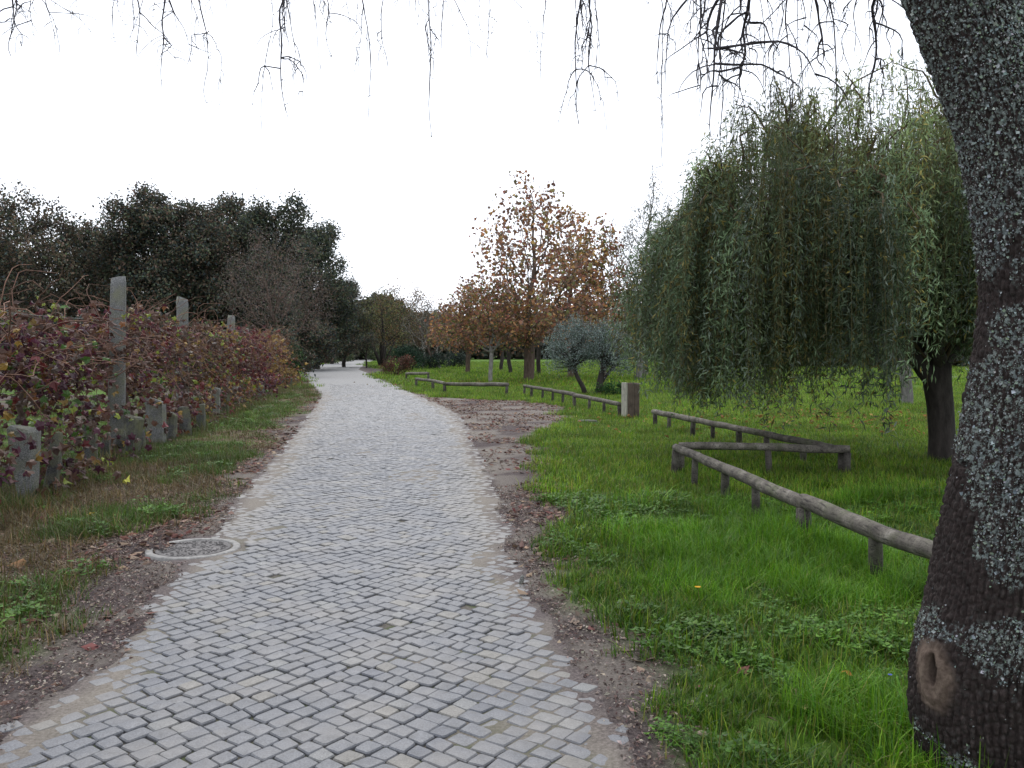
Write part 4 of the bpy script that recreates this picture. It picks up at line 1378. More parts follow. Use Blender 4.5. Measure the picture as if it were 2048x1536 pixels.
# ------------------------------------------------------------------ low log rails
def log(mb, a, b, r0, r1=None, bow=0.0, seed=0, C=(1, 1, 1), n=12):
    a, b = np.array(a, float), np.array(b, float)
    r1 = r0 if r1 is None else r1
    m = max(6, int(np.linalg.norm(b - a) / 0.16))
    t = np.linspace(0, 1, m)[:, None]
    P = a + (b - a) * t
    q = np.arange(m) * 0.35 + seed * 13.7
    amp = r0 * 0.17
    P[:, 2] += amp * (vnoise(q, 0 * q + 3, 0, 5) - 0.5) * 2 + bow * np.sin(PI * t[:, 0])
    P[:, 0] += amp * (vnoise(q, 0 * q + 9, 0, 6) - 0.5) * 2
    rad = (r0 + (r1 - r0) * t[:, 0]) * (1 + 0.10 * (vnoise(q * 2.2, 0 * q, 0, 8) - 0.5))
    rad[0] *= 0.9; rad[-1] *= 0.9
    tube(mb, P, rad, n, C, True, 0.12, seed)
def rail_fence(label, runs, post_gap, group, rz=0.40, seed=0):
    """runs: list of (start, end, radius, last post at the end) of rail centre lines"""
    base = runs[0][0]
    t = empty('log_fence', (base[0], base[1], 0))
    tag(t, label, 'fence', group)
    off = np.array([base[0], base[1], 0])
    k = seed
    for a, b, r0, r1 in runs:
        a, b = np.array(a, float), np.array(b, float)
        m1 = MB()
        k += 1
        log(m1, a - off, b - off, r0, r1, seed=k, C=np.array([1, 1, 1]) * random.uniform(0.85, 1.15))
        m1.build('rail', M['log'], t, True)
        L = np.linalg.norm(b - a)
        n = max(1, int(round(L / post_gap)))
        for i in range(n + 1):
            f = min(0.985, max(0.015, (i + (random.uniform(-0.12, 0.12) if 0 < i < n else 0)) / n))
            p = a + (b - a) * f - off
            rr = (r0 + (r1 - r0) * f)
            m1 = MB()
            pr = random.uniform(0.038, 0.05) * (1.25 if r0 > 0.06 else 1)
            zt = p[2] - rr * 0.75
            lean = np.array([random.uniform(-0.02, 0.02), random.uniform(-0.02, 0.02), 0])
            tube(m1, np.array([[p[0], p[1], -0.2], [p[0], p[1], zt * 0.5], [p[0], p[1], zt]]) + np.array([[1.0], [0.5], [0.0]]) * lean, [pr, pr, pr * 0.96], 10, np.array([1, 1, 1]) * random.uniform(0.45, 0.75), True, 0.15, k * 10 + i)
            m1.build('post', M['log'], t, True)
    return t
RG = 'low log rails along the grass'
ra = lambda px, py, z: np.array(gp(px, py, z))
n0, n1 = ra(1885, 1112, 0.37), ra(1606, 1003, 0.37)
dirn = (n0 - n1) / np.linalg.norm(n0 - n1)
e0 = n0 + dirn * 1.6
c1, c2, c3 = ra(1350, 893, 0.36), ra(1700, 899, 0.35), ra(1306, 823, 0.33)
rail_fence('zigzag of low log rails running from the big trunk to the willow shade', [(n1 + dirn * -0.02, e0, 0.064, 0.052), (c1, n1 + dirn * 0.03 - np.array([0, 0, 0.01]), 0.050, 0.062), (c1 + np.array([0.06, 0.05, 0.015]), c2, 0.047, 0.055), (c2 + np.array([-0.03, 0.03, -0.02]), c3, 0.05, 0.055)], 1.05, RG, seed=1)
rail_fence('long low log rail from the square wooden post to the plane trees', [(ra(1240, 808, 0.33), ra(1148, 790, 0.36), 0.055, 0.055), (ra(1150, 789, 0.38), ra(1048, 771, 0.38), 0.055, 0.05)], 1.25, RG, seed=20)
rail_fence('low log rail lying across in front of the thin pale trunk', [(ra(1016, 769, 0.42), ra(888, 768, 0.36), 0.07, 0.065), (ra(889, 767, 0.40), ra(866, 761, 0.40), 0.06, 0.06), (ra(866, 762, 0.36), ra(832, 758, 0.36), 0.065, 0.06)], 2.2, RG, seed=40)
rail_fence('shortest low log rail by the reddish bush at the bend', [(ra(857, 747, 0.42), ra(812, 747, 0.36), 0.07, 0.07)], 2.2, RG, seed=60)

# ------------------------------------------------------------------ square wooden post
def box(mb, lo, hi, C=(1, 1, 1), bev=0.006):
    lo, hi = np.array(lo, float), np.array(hi, float)
    m = bpy.data.meshes.new('tmp')
    import bmesh
    bm = bmesh.new()
    bmesh.ops.create_cube(bm, size=1.0)
    for v in bm.verts: v.co = Vector([(lo[k] + hi[k]) / 2 + v.co[k] * (hi[k] - lo[k]) for k in range(3)])
    bmesh.ops.bevel(bm, geom=bm.edges[:], offset=bev, segments=1, affect='EDGES')
    bmesh.ops.triangulate(bm, faces=[f for f in bm.faces])
    bm.verts.index_update()
    V = [tuple(v.co) for v in bm.verts]
    T = [[v.index for v in f.verts] for f in bm.faces]
    bm.free()
    bpy.data.meshes.remove(m)
    mb.add(V, None, T, C)
def plank_mat(name, c0, c1):
    m, n, out = new_mat(name)
    tc = N(n, 'ShaderNodeTexCoord')
    mp = N(n, 'ShaderNodeMapping')
    mp.inputs['Scale'].default_value = (1, 1, 0.07)
    n.links.new(tc.outputs['Object'], mp.inputs['Vector'])
    a = noise_node(n, 45, 5, 0.65, mp.outputs['Vector'])
    e = noise_node(n, 6, 4, 0.6, tc.outputs['Object'])
    c = ramp(n, a.outputs['Fac'], [(0.3, c0), (0.7, c1)]).outputs['Color']
    c = mixc(n, ramp(n, e.outputs['Fac'], [(0.45, 0.0), (0.7, 0.55)]).outputs['Color'], c, tuple(k * 0.45 for k in c0))
    principled(n, out, c, 0.85, 0.2, bump(n, a.outputs['Fac'], 0.5, 0.01))
    return m
M['plank_dark'] = plank_mat('dark_plank', (0.06, 0.045, 0.034), (0.13, 0.10, 0.08))
M['plank_pale'] = plank_mat('pale_plank', (0.22, 0.21, 0.17), (0.42, 0.40, 0.33))
pp = gp(1260, 838)
sp = empty('wooden_post', (pp.x, pp.y, 0), R(13))
sp.scale = (0.84, 0.84, 1.0)
tag(sp, 'square box-like wooden post with a dark front and pale side, ending the log rail', 'post')
for nm, lo, hi, mt in (('board', (-0.15, -0.20, -0.1), (0.045, -0.165, 0.84), 'plank_dark'), ('board', (0.048, -0.20, -0.1), (0.20, -0.165, 0.835), 'plank_dark'),
                       ('side_board', (-0.195, -0.205, -0.1), (-0.153, 0.0, 0.85), 'plank_pale'), ('side_board', (-0.185, 0.004, -0.1), (-0.15, 0.19, 0.845), 'plank_pale'),
                       ('side_board', (0.165, -0.162, -0.1), (0.20, 0.19, 0.84), 'plank_dark'), ('back_board', (-0.148, 0.155, -0.1), (0.163, 0.19, 0.84), 'plank_dark'),
                       ('core', (-0.146, -0.163, -0.1), (0.163, 0.153, 0.832), 'plank_dark')):
    m1 = MB(); box(m1, lo, hi); m1.build(nm, M[mt], sp)

# ------------------------------------------------------------------ granite posts and upright stones
def rough_stone(w, dp, h, seed, taper=0.8, skew=0.0, amp=0.03, top_tilt=0.0, belly=0.0, bury=0.25, jag=0.0):
    r = np.random.default_rng(seed)
    nz_, na = (10, 9) if jag else (16, 20)
    corner = 1 + jag * r.uniform(-1, 0.6, na)
    a = np.arange(na) * 2 * PI / na + PI / na
    # rounded-square section
    cs, sn = np.cos(a), np.sin(a)
    k = corner / np.maximum(np.abs(cs), np.abs(sn)) ** 0.8
    V = []
    zs = np.concatenate([np.linspace(-bury, h * 0.96, nz_ - 1), [h]])
    for i, z in enumerate(zs):
        f = max(0, z) / h
        s = (1 + (taper - 1) * f) + belly * math.sin(PI * f)
        if i == nz_ - 1: s *= 0.86
        x = cs * k * w / 2 * s + skew * f
        y = sn * k * dp / 2 * s
        n1 = (fbm(x * 9 + seed, y * 9 + 20, z * 6 + 0 * x, 5, seed, 0.65) - 0.5) * 2 * amp
        V.append(np.stack([x + cs * n1, y + sn * n1, z + top_tilt * x * (f ** 4) + jag * 0.35 * h * (f ** 3) * (vnoise(x * 7 + seed, y * 7 + 3, 0, seed) - 0.6) + 0 * x], -1))
    V = np.vstack(V)
    V = np.vstack([V, V[-na:].mean(0, keepdims=True) + np.array([[0, 0, 0.012]])])
    i = np.arange(nz_ - 1)[:, None] * na
    j = np.arange(na)[None]; jn = (j + 1) % na
    Q = np.stack([i + j, i + jn, i + na + jn, i + na + j], -1).reshape(-1, 4)
    T = [[len(V) - 1, (nz_ - 1) * na + q, (nz_ - 1) * na + (q + 1) % na] for q in range(na)]
    m1 = MB(); m1.add(V, Q, T)
    return m1
GP = 'tall granite posts of the vine row'
posts = [  # px, top py, distance, width, lean, label
    (229, 555, 13.0, 0.25, 0.02, 'tallest pale granite post, rising out of the purple vines'),
    (364, 595, 19.5, 0.27, 0.0, 'second granite post with a slanted top, right of the tallest'),
    (461, 631, 28.0, 0.22, 0.01, 'slim granite post with a round head behind the purple vine'),
    (494, 657, 30.0, 0.25, -0.05, 'leaning granite post beside the far dark-red vine'),
    (528, 672, 35.0, 0.24, -0.02, 'short granite post among the orange far vines'),
    (552, 676, 38.5, 0.24, 0.0, 'last granite post at the far end of the vine row'),
]
for k, (px, py, Y, wd, ln, lab) in enumerate(posts):
    x = (px - 1024) / F * Y
    h = hgt(py, Y)
    o = rough_stone(wd, wd * 0.85, h, 200 + k, 0.86, 0.03, 0.022, -0.35 if k in (1,) else 0.2 * (k == 0), 0, 0.4).build('granite_post', M['granite'], None, True)
    o.location = (x, Y, 0); o.rotation_euler = (0.0, ln * 0.9, R(20) + 0.3 * k)
    tag(o, lab, 'post', GP)
# bottom of the row: rough uprights
US = 'upright stones edging the vine row'
ups = [  # px, base py, top py, width px, taper, label
    (58, 1002, 852, 66, 1.75, 'big pale block-headed upright stone at the near end of the vines'),
    (104, 985, 862, 40, 0.8, 'narrow upright stone just right of the big pale one'),
    (182, 935, 806, 46, 0.9, 'dark lichened upright stone third along the row'),
    (214, 930, 862, 34, 0.8, 'low pointed upright stone right of the lichened one'),
    (238, 925, 855, 28, 0.8, 'small thin upright stone before the broad grey pair'),
    (262, 918, 832, 44, 1.2, 'broad-headed dark upright stone behind a short block'),
    (280, 912, 862, 38, 1.0, 'short square grey block standing among the uprights'),
    (314, 893, 798, 46, 1.1, 'whitish-headed upright stone below the red leaves'),
    (340, 885, 822, 30, 0.9, 'small upright stone right of the whitish-headed one'),
    (372, 872, 812, 34, 0.9, 'half-hidden upright stone under the ochre leaves'),
    (402, 862, 806, 30, 0.9, 'upright stone in the tall grass past the ochre leaves'),
    (432, 840, 772, 30, 1.0, 'pale upright stone where the verge turns green'),
    (450, 830, 768, 28, 0.9, 'upright stone second past the turn to green verge'),
    (468, 822, 772, 30, 1.1, 'squat pale upright stone before the white cluster'),
    (490, 806, 762, 28, 1.0, 'upright stone at the left of the white cluster'),
    (506, 800, 757, 34, 1.1, 'largest whitish stone of the far cluster'),
    (520, 796, 766, 24, 1.0, 'small whitish stone right of the far cluster'),
    (542, 780, 754, 22, 1.0, 'far upright stone left of the last pair'),
    (560, 777, 754, 22, 1.0, 'far upright stone in the last pair'),
    (577, 775, 756, 20, 1.0, 'last upright stone of the vine row'),
]
for k, (px, by, ty, wp, tp, lab) in enumerate(ups):
    g = gp(px, by)
    h = at(px, ty, g.y).z
    wd = wp / F * g.y * (0.66 if k == 0 else 0.66)
    o = rough_stone(wd / max(1, tp) * 1.25 if tp > 1 else wd, wd * 0.7, h, 300 + k, tp, random.uniform(-0.05, 0.05), 0.03 if k == 0 else 0.05, random.uniform(-0.5, 0.5), 0.05, jag=0.12 if k == 0 else 0.38).build('upright_stone', M['granite'] if k in (0, 7, 11, 13, 14, 15, 16) else M['granite_low'])
    o.location = (g.x, g.y, gz(g.x, g.y) - 0.02); o.rotation_euler = (random.uniform(-0.05, 0.05), random.uniform(-0.06, 0.06), random.uniform(-0.4, 0.4) if k else 0.15)
    tag(o, lab, 'stone', US)

# ------------------------------------------------------------------ grape vines along the row
VP = {'purple': (0.070, 0.020, 0.034), 'burg': (0.125, 0.026, 0.026), 'brown': (0.095, 0.05, 0.035), 'rust': (0.16, 0.07, 0.03), 'ochre': (0.23, 0.145, 0.035), 'lime': (0.20, 0.24, 0.035), 'green': (0.06, 0.12, 0.025), 'grey': (0.095, 0.062, 0.045)}
def vine_leaf_shape(r, s):
    """a cupped five-lobed leaf: 11 rim points round a centre"""
    a = np.linspace(-PI * 0.92, PI * 0.92, 11)
    rr = np.array([0.62, 0.85, 0.6, 0.95, 0.62, 1.1, 0.62, 0.95, 0.6, 0.85, 0.62]) * s * 0.5 * r.uniform(0.85, 1.15, 11)
    x, y = rr * np.sin(a), rr * np.cos(a)
    z = -r.uniform(0.6, 3.4) * (x * x) / s + r.uniform(-2.6, 1.2) * (y * y) / s + r.normal(0, 0.06 * s, 11)
    V = np.vstack([np.stack([x, y, z], -1), [[0, -0.05 * s, 0]]])
    T = [[11, i, i + 1] for i in range(10)] + [[11, 10, 0]]
    return V, np.array(T)
def rand_rot(r, n, face):
    """rotation matrices whose z axis leans to face"""
    z = unit(rvec(r, n) * 0.9 + np.asarray(face))
    x = unit(np.cross(z, rvec(r, n)))
    y = np.cross(z, x)
    return np.stack([x, y, z], -1)
def make_vine(label, Y0, Y1, mixp, seed, n, s0, singles=0, top=2.1, bot=0.75, sparse_low=True):
    r = np.random.default_rng(seed)
    ym = 0.5 * (Y0 + Y1)
    n = int(n * 1.35); s0 *= 0.84
    bx = float(rowx(ym)) - 0.62
    t = empty('grape_vine', (bx, ym, 0))
    tag(t, label, 'vine', 'grape vines along the row')
    off = np.array([bx, ym, 0])
    st = MB()
    q = np.array([[0, 0, -0.1], [0.05, 0.1, 0.4], [-0.03, -0.05, 0.9], [0.05, 0.05, 1.4], [0, 0, 1.8]]) + np.vstack([[0, 0, 0], r.normal(0, 0.05, (4, 3))])
    tube(st, q, [0.05, 0.042, 0.036, 0.03, 0.02], 8, (1, 1, 1), True, 0.4, seed)
    st.build('stem', M['bark_brown'], t, True)
    cn = MB()
    for k in range(int(95 * (Y1 - Y0) / 4)):
        y = r.uniform(Y0, Y1)
        p = np.array([rowx(y) - 0.62 + r.normal(0, 0.3), y, r.uniform(1.2, top - 0.1)])
        dr_ = unit(np.array([r.normal(0, 0.5), r.normal(0, 1), r.normal(0.3, 0.45)]))
        P_ = [p]
        for j in range(9):
            dr_ = unit(dr_ + r.normal(0, 0.25, 3) + np.array([0, 0, -0.10]))
            P_.append(P_[-1] + dr_ * r.uniform(0.08, 0.2))
        P_ = np.array(P_)
        P_[:, 2] = np.clip(P_[:, 2], 0.3, top + 0.42)
        tube(cn, P_ - off, np.linspace(0.008, 0.003, len(P_)), 4, np.array([1.5, 1.2, 1.1]) * r.uniform(0.6, 1.6), cap=False)
    kind(cn.build('canes', M['bark_brown'], t, True), 'stuff')
    m_low = int(n * 0.26)
    yl = r.uniform(Y0, Y1, m_low)
    zl = 0.08 + 0.75 * r.random(m_low) ** 1.3
    low_ok = fbm(yl * 1.6, zl * 2.0, 3.0, 3, 79) > 0.46
    low = np.stack([rowx(yl) + r.normal(0.0, 0.2, m_low) + 0.02, yl, zl], -1)[low_ok]
    # leaf positions: a ragged wall thick at the wires, thinner below
    y = r.uniform(Y0, Y1, n)
    edge_top = top - 0.05 + 0.5 * (fbm(y * 1.1, 0 * y, 0, 3, 5) - 0.5) * 2
    f = r.random(n) ** 0.8
    z = bot + (edge_top - bot) * (1 - f * 0.98)
    gap = fbm(y * 0.9, z * 1.3, 0, 3, 77)
    ok = (gap > np.where(z < 1.25, 0.56, 0.42)) | (r.random(n) < 0.10)
    x = rowx(y) - 0.62 + r.normal(0, 0.36, n) + 0.10 * np.sin(y * 2)
    P_ = np.vstack([np.stack([x, y, z], -1)[ok], low])
    m = len(P_)
    names = list(mixp)
    # colours come in drifts along the row
    dr_n = fbm(P_[:, 1] * 1.4 + seed, P_[:, 2] * 1.8, 0, 3, seed)
    pw = np.array([mixp[k] for k in names], float)
    cidx = np.array([r.choice(len(names), p=pw / pw.sum()) for _ in range(m)])
    main = np.argsort(-pw)
    drift = dr_n > 0.56
    cidx[drift & (r.random(m) < 0.6)] = main[min(1, len(main) - 1)]
    cols = np.array([VP[k] for k in names])[cidx] * (0.9 + 0.45 * (r.random((m, 1)) * 2 - 1))
    shapes = [vine_leaf_shape(r, 1.0) for _ in range(10)]
    Rm = rand_rot(r, m, (0.45, -0.35, 0.5))
    sz = s0 * r.uniform(0.6, 1.25, m)
    front = P_[:, 0] - rowx(P_[:, 1]) + 0.62 + 0.1 * r.normal(size=m) - 0.15 * np.maximum(P_[:, 1] - Y0, 0)
    solo = set(np.argsort(-front)[:singles].tolist())
    fol = MB()
    cache = {}
    for i in range(m):
        V, T = shapes[i % 10]
        if i in solo:
            key = (i % 10, int(cidx[i]), i % 3)
            if key not in cache:
                mm = MB(); mm.add(V, None, T, np.array(VP[names[key[1]]]) * (0.55, 0.85, 1.2)[key[2]])
                cache[key] = mm.mesh('leaf', M['vine_leaf'])
            o = link('leaf', cache[key], t)
            mat = Matrix(Rm[i].tolist()).to_4x4()
            mat.translation = Vector(P_[i] - off)
            o.matrix_local = mat @ Matrix.Scale(float(sz[i]), 4)
        else:
            fol.add((V * sz[i]) @ Rm[i].T + (P_[i] - off), None, T, cols[i])
    kind(fol.build('foliage', M['vine_leaf'], t), 'stuff')
    return t
make_vine('near vine of dark purple leaves cut by the left edge of the photo', 6.2, 8.6, {'purple': 4, 'green': 1.6, 'lime': 1.0, 'burg': 2, 'brown': 3, 'ochre': 1}, 401, 1100, 0.15, 60, 2.12)
make_vine('vine of purple and lime leaves left of the tallest granite post', 8.6, 12.4, {'purple': 4, 'burg': 1.6, 'brown': 3, 'lime': 1.2, 'rust': 1.2, 'green': 1.2, 'grey': 2.2, 'ochre': 0.8}, 402, 1900, 0.145, 260, 2.12)
make_vine('burgundy vine between the first two granite posts', 12.4, 17.0, {'burg': 3.5, 'purple': 2.5, 'brown': 3.5, 'grey': 3, 'ochre': 1.2, 'lime': 0.5, 'rust': 1}, 403, 2200, 0.14, 240, 2.2)
make_vine('rust and ochre vine behind the slanted granite post', 17.0, 21.5, {'brown': 3, 'ochre': 2.2, 'rust': 1.2, 'burg': 2.4, 'lime': 0.9, 'grey': 2.5, 'green': 0.8}, 404, 1900, 0.145, 0, 2.25)
make_vine('ochre and olive vine before the slim round-headed post', 21.5, 26.0, {'ochre': 3, 'brown': 3, 'burg': 2, 'rust': 1, 'green': 0.8, 'lime': 0.5}, 405, 1600, 0.15, 0, 2.25, 0.6)
make_vine('deep purple-red vine beside the leaning granite post', 26.0, 31.0, {'purple': 4, 'burg': 4, 'brown': 1.5, 'grey': 1}, 406, 1500, 0.16, 0, 2.3, 0.5)
make_vine('orange-brown vine at the far end of the row', 31.0, 40.5, {'rust': 4, 'ochre': 3, 'brown': 3, 'burg': 1, 'green': 0.5}, 407, 2200, 0.18, 0, 2.25, 0.6)
# trellis wires between the tall posts
wire = MB()
for z in (1.15, 1.7, 2.05):
    yy = np.linspace(5.0, 39, 60)
    tube(wire, np.stack([rowx(yy) - 0.45, yy, z - 0.03 * np.abs(np.sin(yy * 0.5))], -1), 0.0022, 4, cap=False)
M['wire'] = plain_mat('old_wire', (0.22, 0.21, 0.20), 0.6, 30, 0.3, 0.2, 0.5)
tag(wire.build('trellis_wire', M['wire']), 'thin wires strung along the granite posts through the vines', 'wire')
# long stray shoots above the vines
for k, (px, py, Y, lab) in enumerate([(245, 640, 13.2, 'stray green vine shoot arching right of the tallest post'), (130, 655, 11.0, 'stray vine shoot rising left of the tallest post')]):
    r = np.random.default_rng(500 + k)
    b = at(px, py, Y)
    o = empty('vine_shoot', (b.x, b.y, b.z)); tag(o, lab, 'vine shoot')
    m1 = MB(); m2 = MB()
    for q in range(3):
        d_ = unit(np.array([r.normal(0.3, 0.5), r.normal(0, 0.5), 0.9]))
        P_ = [np.zeros(3) - np.array([0, 0, 0.25])]
        for j in range(12):
            d_ = unit(d_ + r.normal(0, 0.16, 3) + np.array([0.05, 0, -0.13]))
            P_.append(P_[-1] + d_ * 0.085)
        P_ = np.array(P_)
        tube(m1, P_, np.linspace(0.006, 0.002, 13), 4, (1.3, 1.5, 0.8), cap=False)
        for j in range(3, 13, 2):
            V, T = vine_leaf_shape(r, r.uniform(0.05, 0.10))
            Rm = rand_rot(r, 1, (0.3, -0.5, 0.6))[0]
            m2.add(V @ Rm.T + P_[j], None, T, np.array(VP['lime' if r.random() < 0.6 else 'brown']))
    m1.build('stem', M['bark_brown'], o, True); m2.build('leaves', M['vine_leaf'], o)

# ------------------------------------------------------------------ the big lichened tree on the right
prof = [(1690, 1842, .345), (1640, 1850, .325), (1536, 1846, .305), (1430, 1826, .305), (1330, 1830, .302), (1260, 1846, .295), (1200, 1864, .29), (1100, 1884, .285), (1000, 1903, .28), (900, 1927, .275), (800, 1943, .27), (700, 1959, .265), (600, 1971, .26), (500, 1967, .25), (450, 1959, .245), (350, 1939, .235), (250, 1913, .22), (150, 1879, .21), (50, 1834, .2), (0, 1815, .197), (-150, 1750, .185), (-330, 1640, .165), (-480, 1500, .14)]
TY = 3.15
ax, ar = [], []
for py, lx, rd in prof:
    p = at(lx, py, TY)
    # left silhouette is a tangent to the round trunk
    ax.append((p.x + rd * 0.985 + 0.018, TY, p.z)); ar.append(rd)
ax, ar = np.array(ax), np.array(ar)
zq = np.linspace(ax[0, 2], ax[-1, 2], 820)
cxq = np.interp(zq, ax[:, 2], ax[:, 0]); rq = np.interp(zq, ax[:, 2], ar)
ker = np.ones(21) / 21
def smooth_(a): return np.convolve(np.pad(a, 10, mode='edge'), ker, mode='valid')
cxq, rq = smooth_(cxq), smooth_(rq)
NA = 380
th = np.arange(NA) * 2 * PI / NA
th = th - 0.6 * np.cos(th)          # more of the mesh on the side that is seen
TH, ZZ = np.meshgrid(th, zq)
RQ = rq[:, None] + 0 * TH
arc = TH * 0.27
per = lambda f: (np.cos(TH) * 0.27 * f, np.sin(TH) * 0.27 * f)
# bark: narrow vertical plates broken across
cu = arc / 0.021 + 1.5 * (fbm(*per(7), ZZ * 7, 3, 600) - 0.5) + 0.6 * (fbm(*per(30), ZZ * 20, 2, 599) - 0.5)
ci = np.floor(cu); fu = cu - ci
cv = ZZ / 0.040 + 9.7 * _hash(ci, ci * 0, ci * 0, 3) + 0.9 * (fbm(*per(25), ZZ * 16, 2, 598) - 0.5)
cj = np.floor(cv); fv = cv - cj
plate = sstep(0.0, 0.34, np.minimum(fu, 1 - fu)) * (0.45 + 0.55 * sstep(0.0, 0.22, np.minimum(fv, 1 - fv))) * (0.6 + 0.4 * _hash(ci, cj, ci * 0, 9))
bx_, by_ = per(1 / 0.020)
zc = ZZ / 0.055
wxn = 1.2 * (fbm(*per(9), ZZ * 9, 3, 601) - 0.5)
n1 = np.abs(fbm(bx_ + wxn, by_ + wxn, zc, 2, 602) - 0.5) * 2
n2 = np.abs(vnoise(bx_ * 0.7, by_ * 0.7, ZZ / 0.030, 603) - 0.5) * 2
ridge = np.clip(0.72 * plate + 0.22 * n1 + 0.16 * n2, 0, 1)
big = fbm(*per(4), ZZ * 2.5, 4, 604) - 0.5
fine = fbm(*per(95), ZZ * 95, 2, 605) - 0.5
# the healed knot with its hollow
kp = at(1884, 1362, TY - 0.20)
ic = int(np.abs(zq - kp.z).argmin())
kth = math.atan2(-math.sqrt(max(0.0, 1 - ((kp.x - cxq[ic]) / rq[ic]) ** 2)), (kp.x - cxq[ic]) / rq[ic]) % (2 * PI) + 0.30
da = ((TH - kth + PI) % (2 * PI) - PI) * 0.30
dz = ZZ - kp.z
kr = np.sqrt(((da + 0.12 * dz) / 0.088) ** 2 + ((dz + 0.02) / 0.135) ** 2) + 0.8 * (fbm(*per(14), ZZ * 14, 3, 606) - 0.5)
knot = sstep(1.2, 0.72, kr)
hole = sstep(1.25, 0.55, np.sqrt(((da + 0.1 * dz) / 0.021) ** 2 + (dz / 0.052) ** 2))
disp = 0.022 * (ridge - 0.5) * (1 - 0.9 * knot) + 0.035 * big + 0.004 * fine
disp += 0.024 * np.exp(-((da / 0.10) ** 2 + (dz / 0.15) ** 2)) - 0.075 * hole + 0.006 * knot * (np.sin(kr * 14) * 0.5)
RR = RQ + disp
X = cxq[:, None] + RR * np.cos(TH); Yt = TY + RR * np.sin(TH)
V = np.stack([X, Yt, ZZ], -1).reshape(-1, 3)
i = np.arange(len(zq) - 1)[:, None] * NA
j = np.arange(NA)[None]; jn = (j + 1) % NA
Q = np.stack([i + j, i + jn, i + NA + jn, i + NA + j], -1).reshape(-1, 4)
hz = ZZ
lic = fbm(*per(6.5), ZZ * 5.5, 4, 611) + 0.24 * sstep(1.5, 2.5, hz) + 0.05 * sstep(0.6, 1.2, hz) - 0.12 * sstep(0.75, 0.3, hz) + 0.05 * np.cos(TH - PI * 1.25)
lic = sstep(0.555, 0.615, lic) * (1 - knot)
h2 = at(1974, 945, TY - 0.22)
i2 = int(np.abs(zq - h2.z).argmin())
th2 = math.atan2(-math.sqrt(max(0.0, 1 - ((h2.x - cxq[i2]) / rq[i2]) ** 2)), (h2.x - cxq[i2]) / rq[i2]) % (2 * PI)
da2 = ((TH - th2 + PI) % (2 * PI) - PI) * 0.28
slot = sstep(1.3, 0.5, np.sqrt((da2 / 0.034) ** 2 + ((ZZ - h2.z) / 0.013) ** 2))
RR = RR - 0.06 * slot
V = np.stack([cxq[:, None] + RR * np.cos(TH), TY + RR * np.sin(TH), ZZ], -1).reshape(-1, 3)
Cc = np.stack([lic, knot * (1 - hole), ridge], -1).reshape(-1, 3)

def trunk_mat():
    m, n, out = new_mat('lichened_bark')
    g = N(n, 'ShaderNodeNewGeometry')
    v = g.outputs['Position']
    s = sep(n, vcol(n))
    mp = N(n, 'ShaderNodeMapping'); mp.inputs['Scale'].default_value = (1, 1, 0.45)
    n.links.new(v, mp.inputs['Vector'])
    a = noise_node(n, 70, 5, 0.7, mp.outputs['Vector'])
    c = ramp(n, a.outputs['Fac'], [(0.3, (0.011, 0.0075, 0.0065)), (0.55, (0.030, 0.022, 0.020)), (0.75, (0.075, 0.058, 0.053))]).outputs['Color']
    # crusty lichen film broken into specks
    b = noise_node(n, 55, 4, 0.7, v)
    e = noise_node(n, 9, 3, 0.6, v)
    lc = ramp(n, e.outputs['Fac'], [(0.35, (0.17, 0.20, 0.20)), (0.65, (0.26, 0.30, 0.27))]).outputs['Color']
    sp_ = math_n(n, 'MULTIPLY', ramp(n, b.outputs['Fac'], [(0.50, 0.0), (0.60, 0.85)]).outputs['Color'], math_n(n, 'ADD', math_n(n, 'MULTIPLY', s[0], 0.85), 0.05))
    c = mixc(n, sp_, c, lc)
    k = noise_node(n, 26, 4, 0.7, v)
    kc = ramp(n, k.outputs['Fac'], [(0.3, (0.05, 0.034, 0.026)), (0.55, (0.12, 0.088, 0.068)), (0.75, (0.19, 0.145, 0.11))]).outputs['Color']
    c = mixc(n, s[1], c, kc)
    principled(n, out, c, 0.9, 0.15, bump(n, a.outputs['Fac'], 0.6, 0.012))
    return m
M['trunk'] = trunk_mat()
bt = empty('park_tree', (float(cxq[0]), TY, 0))
tag(bt, 'nearest tree, leaning lichen-covered trunk with a knot hole and bare hanging twigs', 'tree')
off = np.array([float(cxq[0]), TY, 0])
me = mesh_from('trunk', V - off, Q, None, Cc, True)
me.materials.append(M['trunk'])
trunk_o = link('trunk', me, bt)
# leafy lichen: thousands of crumpled flakes on the bark
r = np.random.default_rng(620)
Vg = V.reshape(len(zq), NA, 3)
prob = (lic * (0.6 + 0.5 * sstep(0.5, 0.65, fbm(*per(16), ZZ * 16, 3, 640))) + 0.018 * (1 - knot)) * (np.sin(TH) < 0.45) * (ZZ < 3.4)
pf = (prob * sstep(0.25, 0.6, ridge + 0.3)).ravel(); pf /= pf.sum()
nf = 34000
ids = r.choice(len(pf), nf, p=pf)
nrm = np.stack([np.cos(TH), np.sin(TH), 0 * TH], -1).reshape(-1, 3)[ids]
P_ = V[ids] - off + nrm * 0.002 + r.normal(0, 0.004, (nf, 3))
tg = unit(rvec(r, nf) - nrm * (rvec(r, nf) * nrm).sum(1, keepdims=True))
fl = MB()
sz = r.gamma(2.4, 0.0024, nf).clip(0.003, 0.017)
leaf_quads(fl, P_, tg * 0.8 + nrm * r.uniform(-0.05, 0.5, (nf, 1)), nrm + 0.5 * rvec(r, nf), sz, sz * r.uniform(0.6, 1.1, nf), pick(r, nf, [(0.22, 0.255, 0.255), (0.31, 0.34, 0.33), (0.17, 0.205, 0.20), (0.20, 0.25, 0.18), (0.33, 0.345, 0.34)], None, 0.25), 0.2)
M['lichen'] = leaf_mat('lichen', 0.08, 0.9, 0.1)
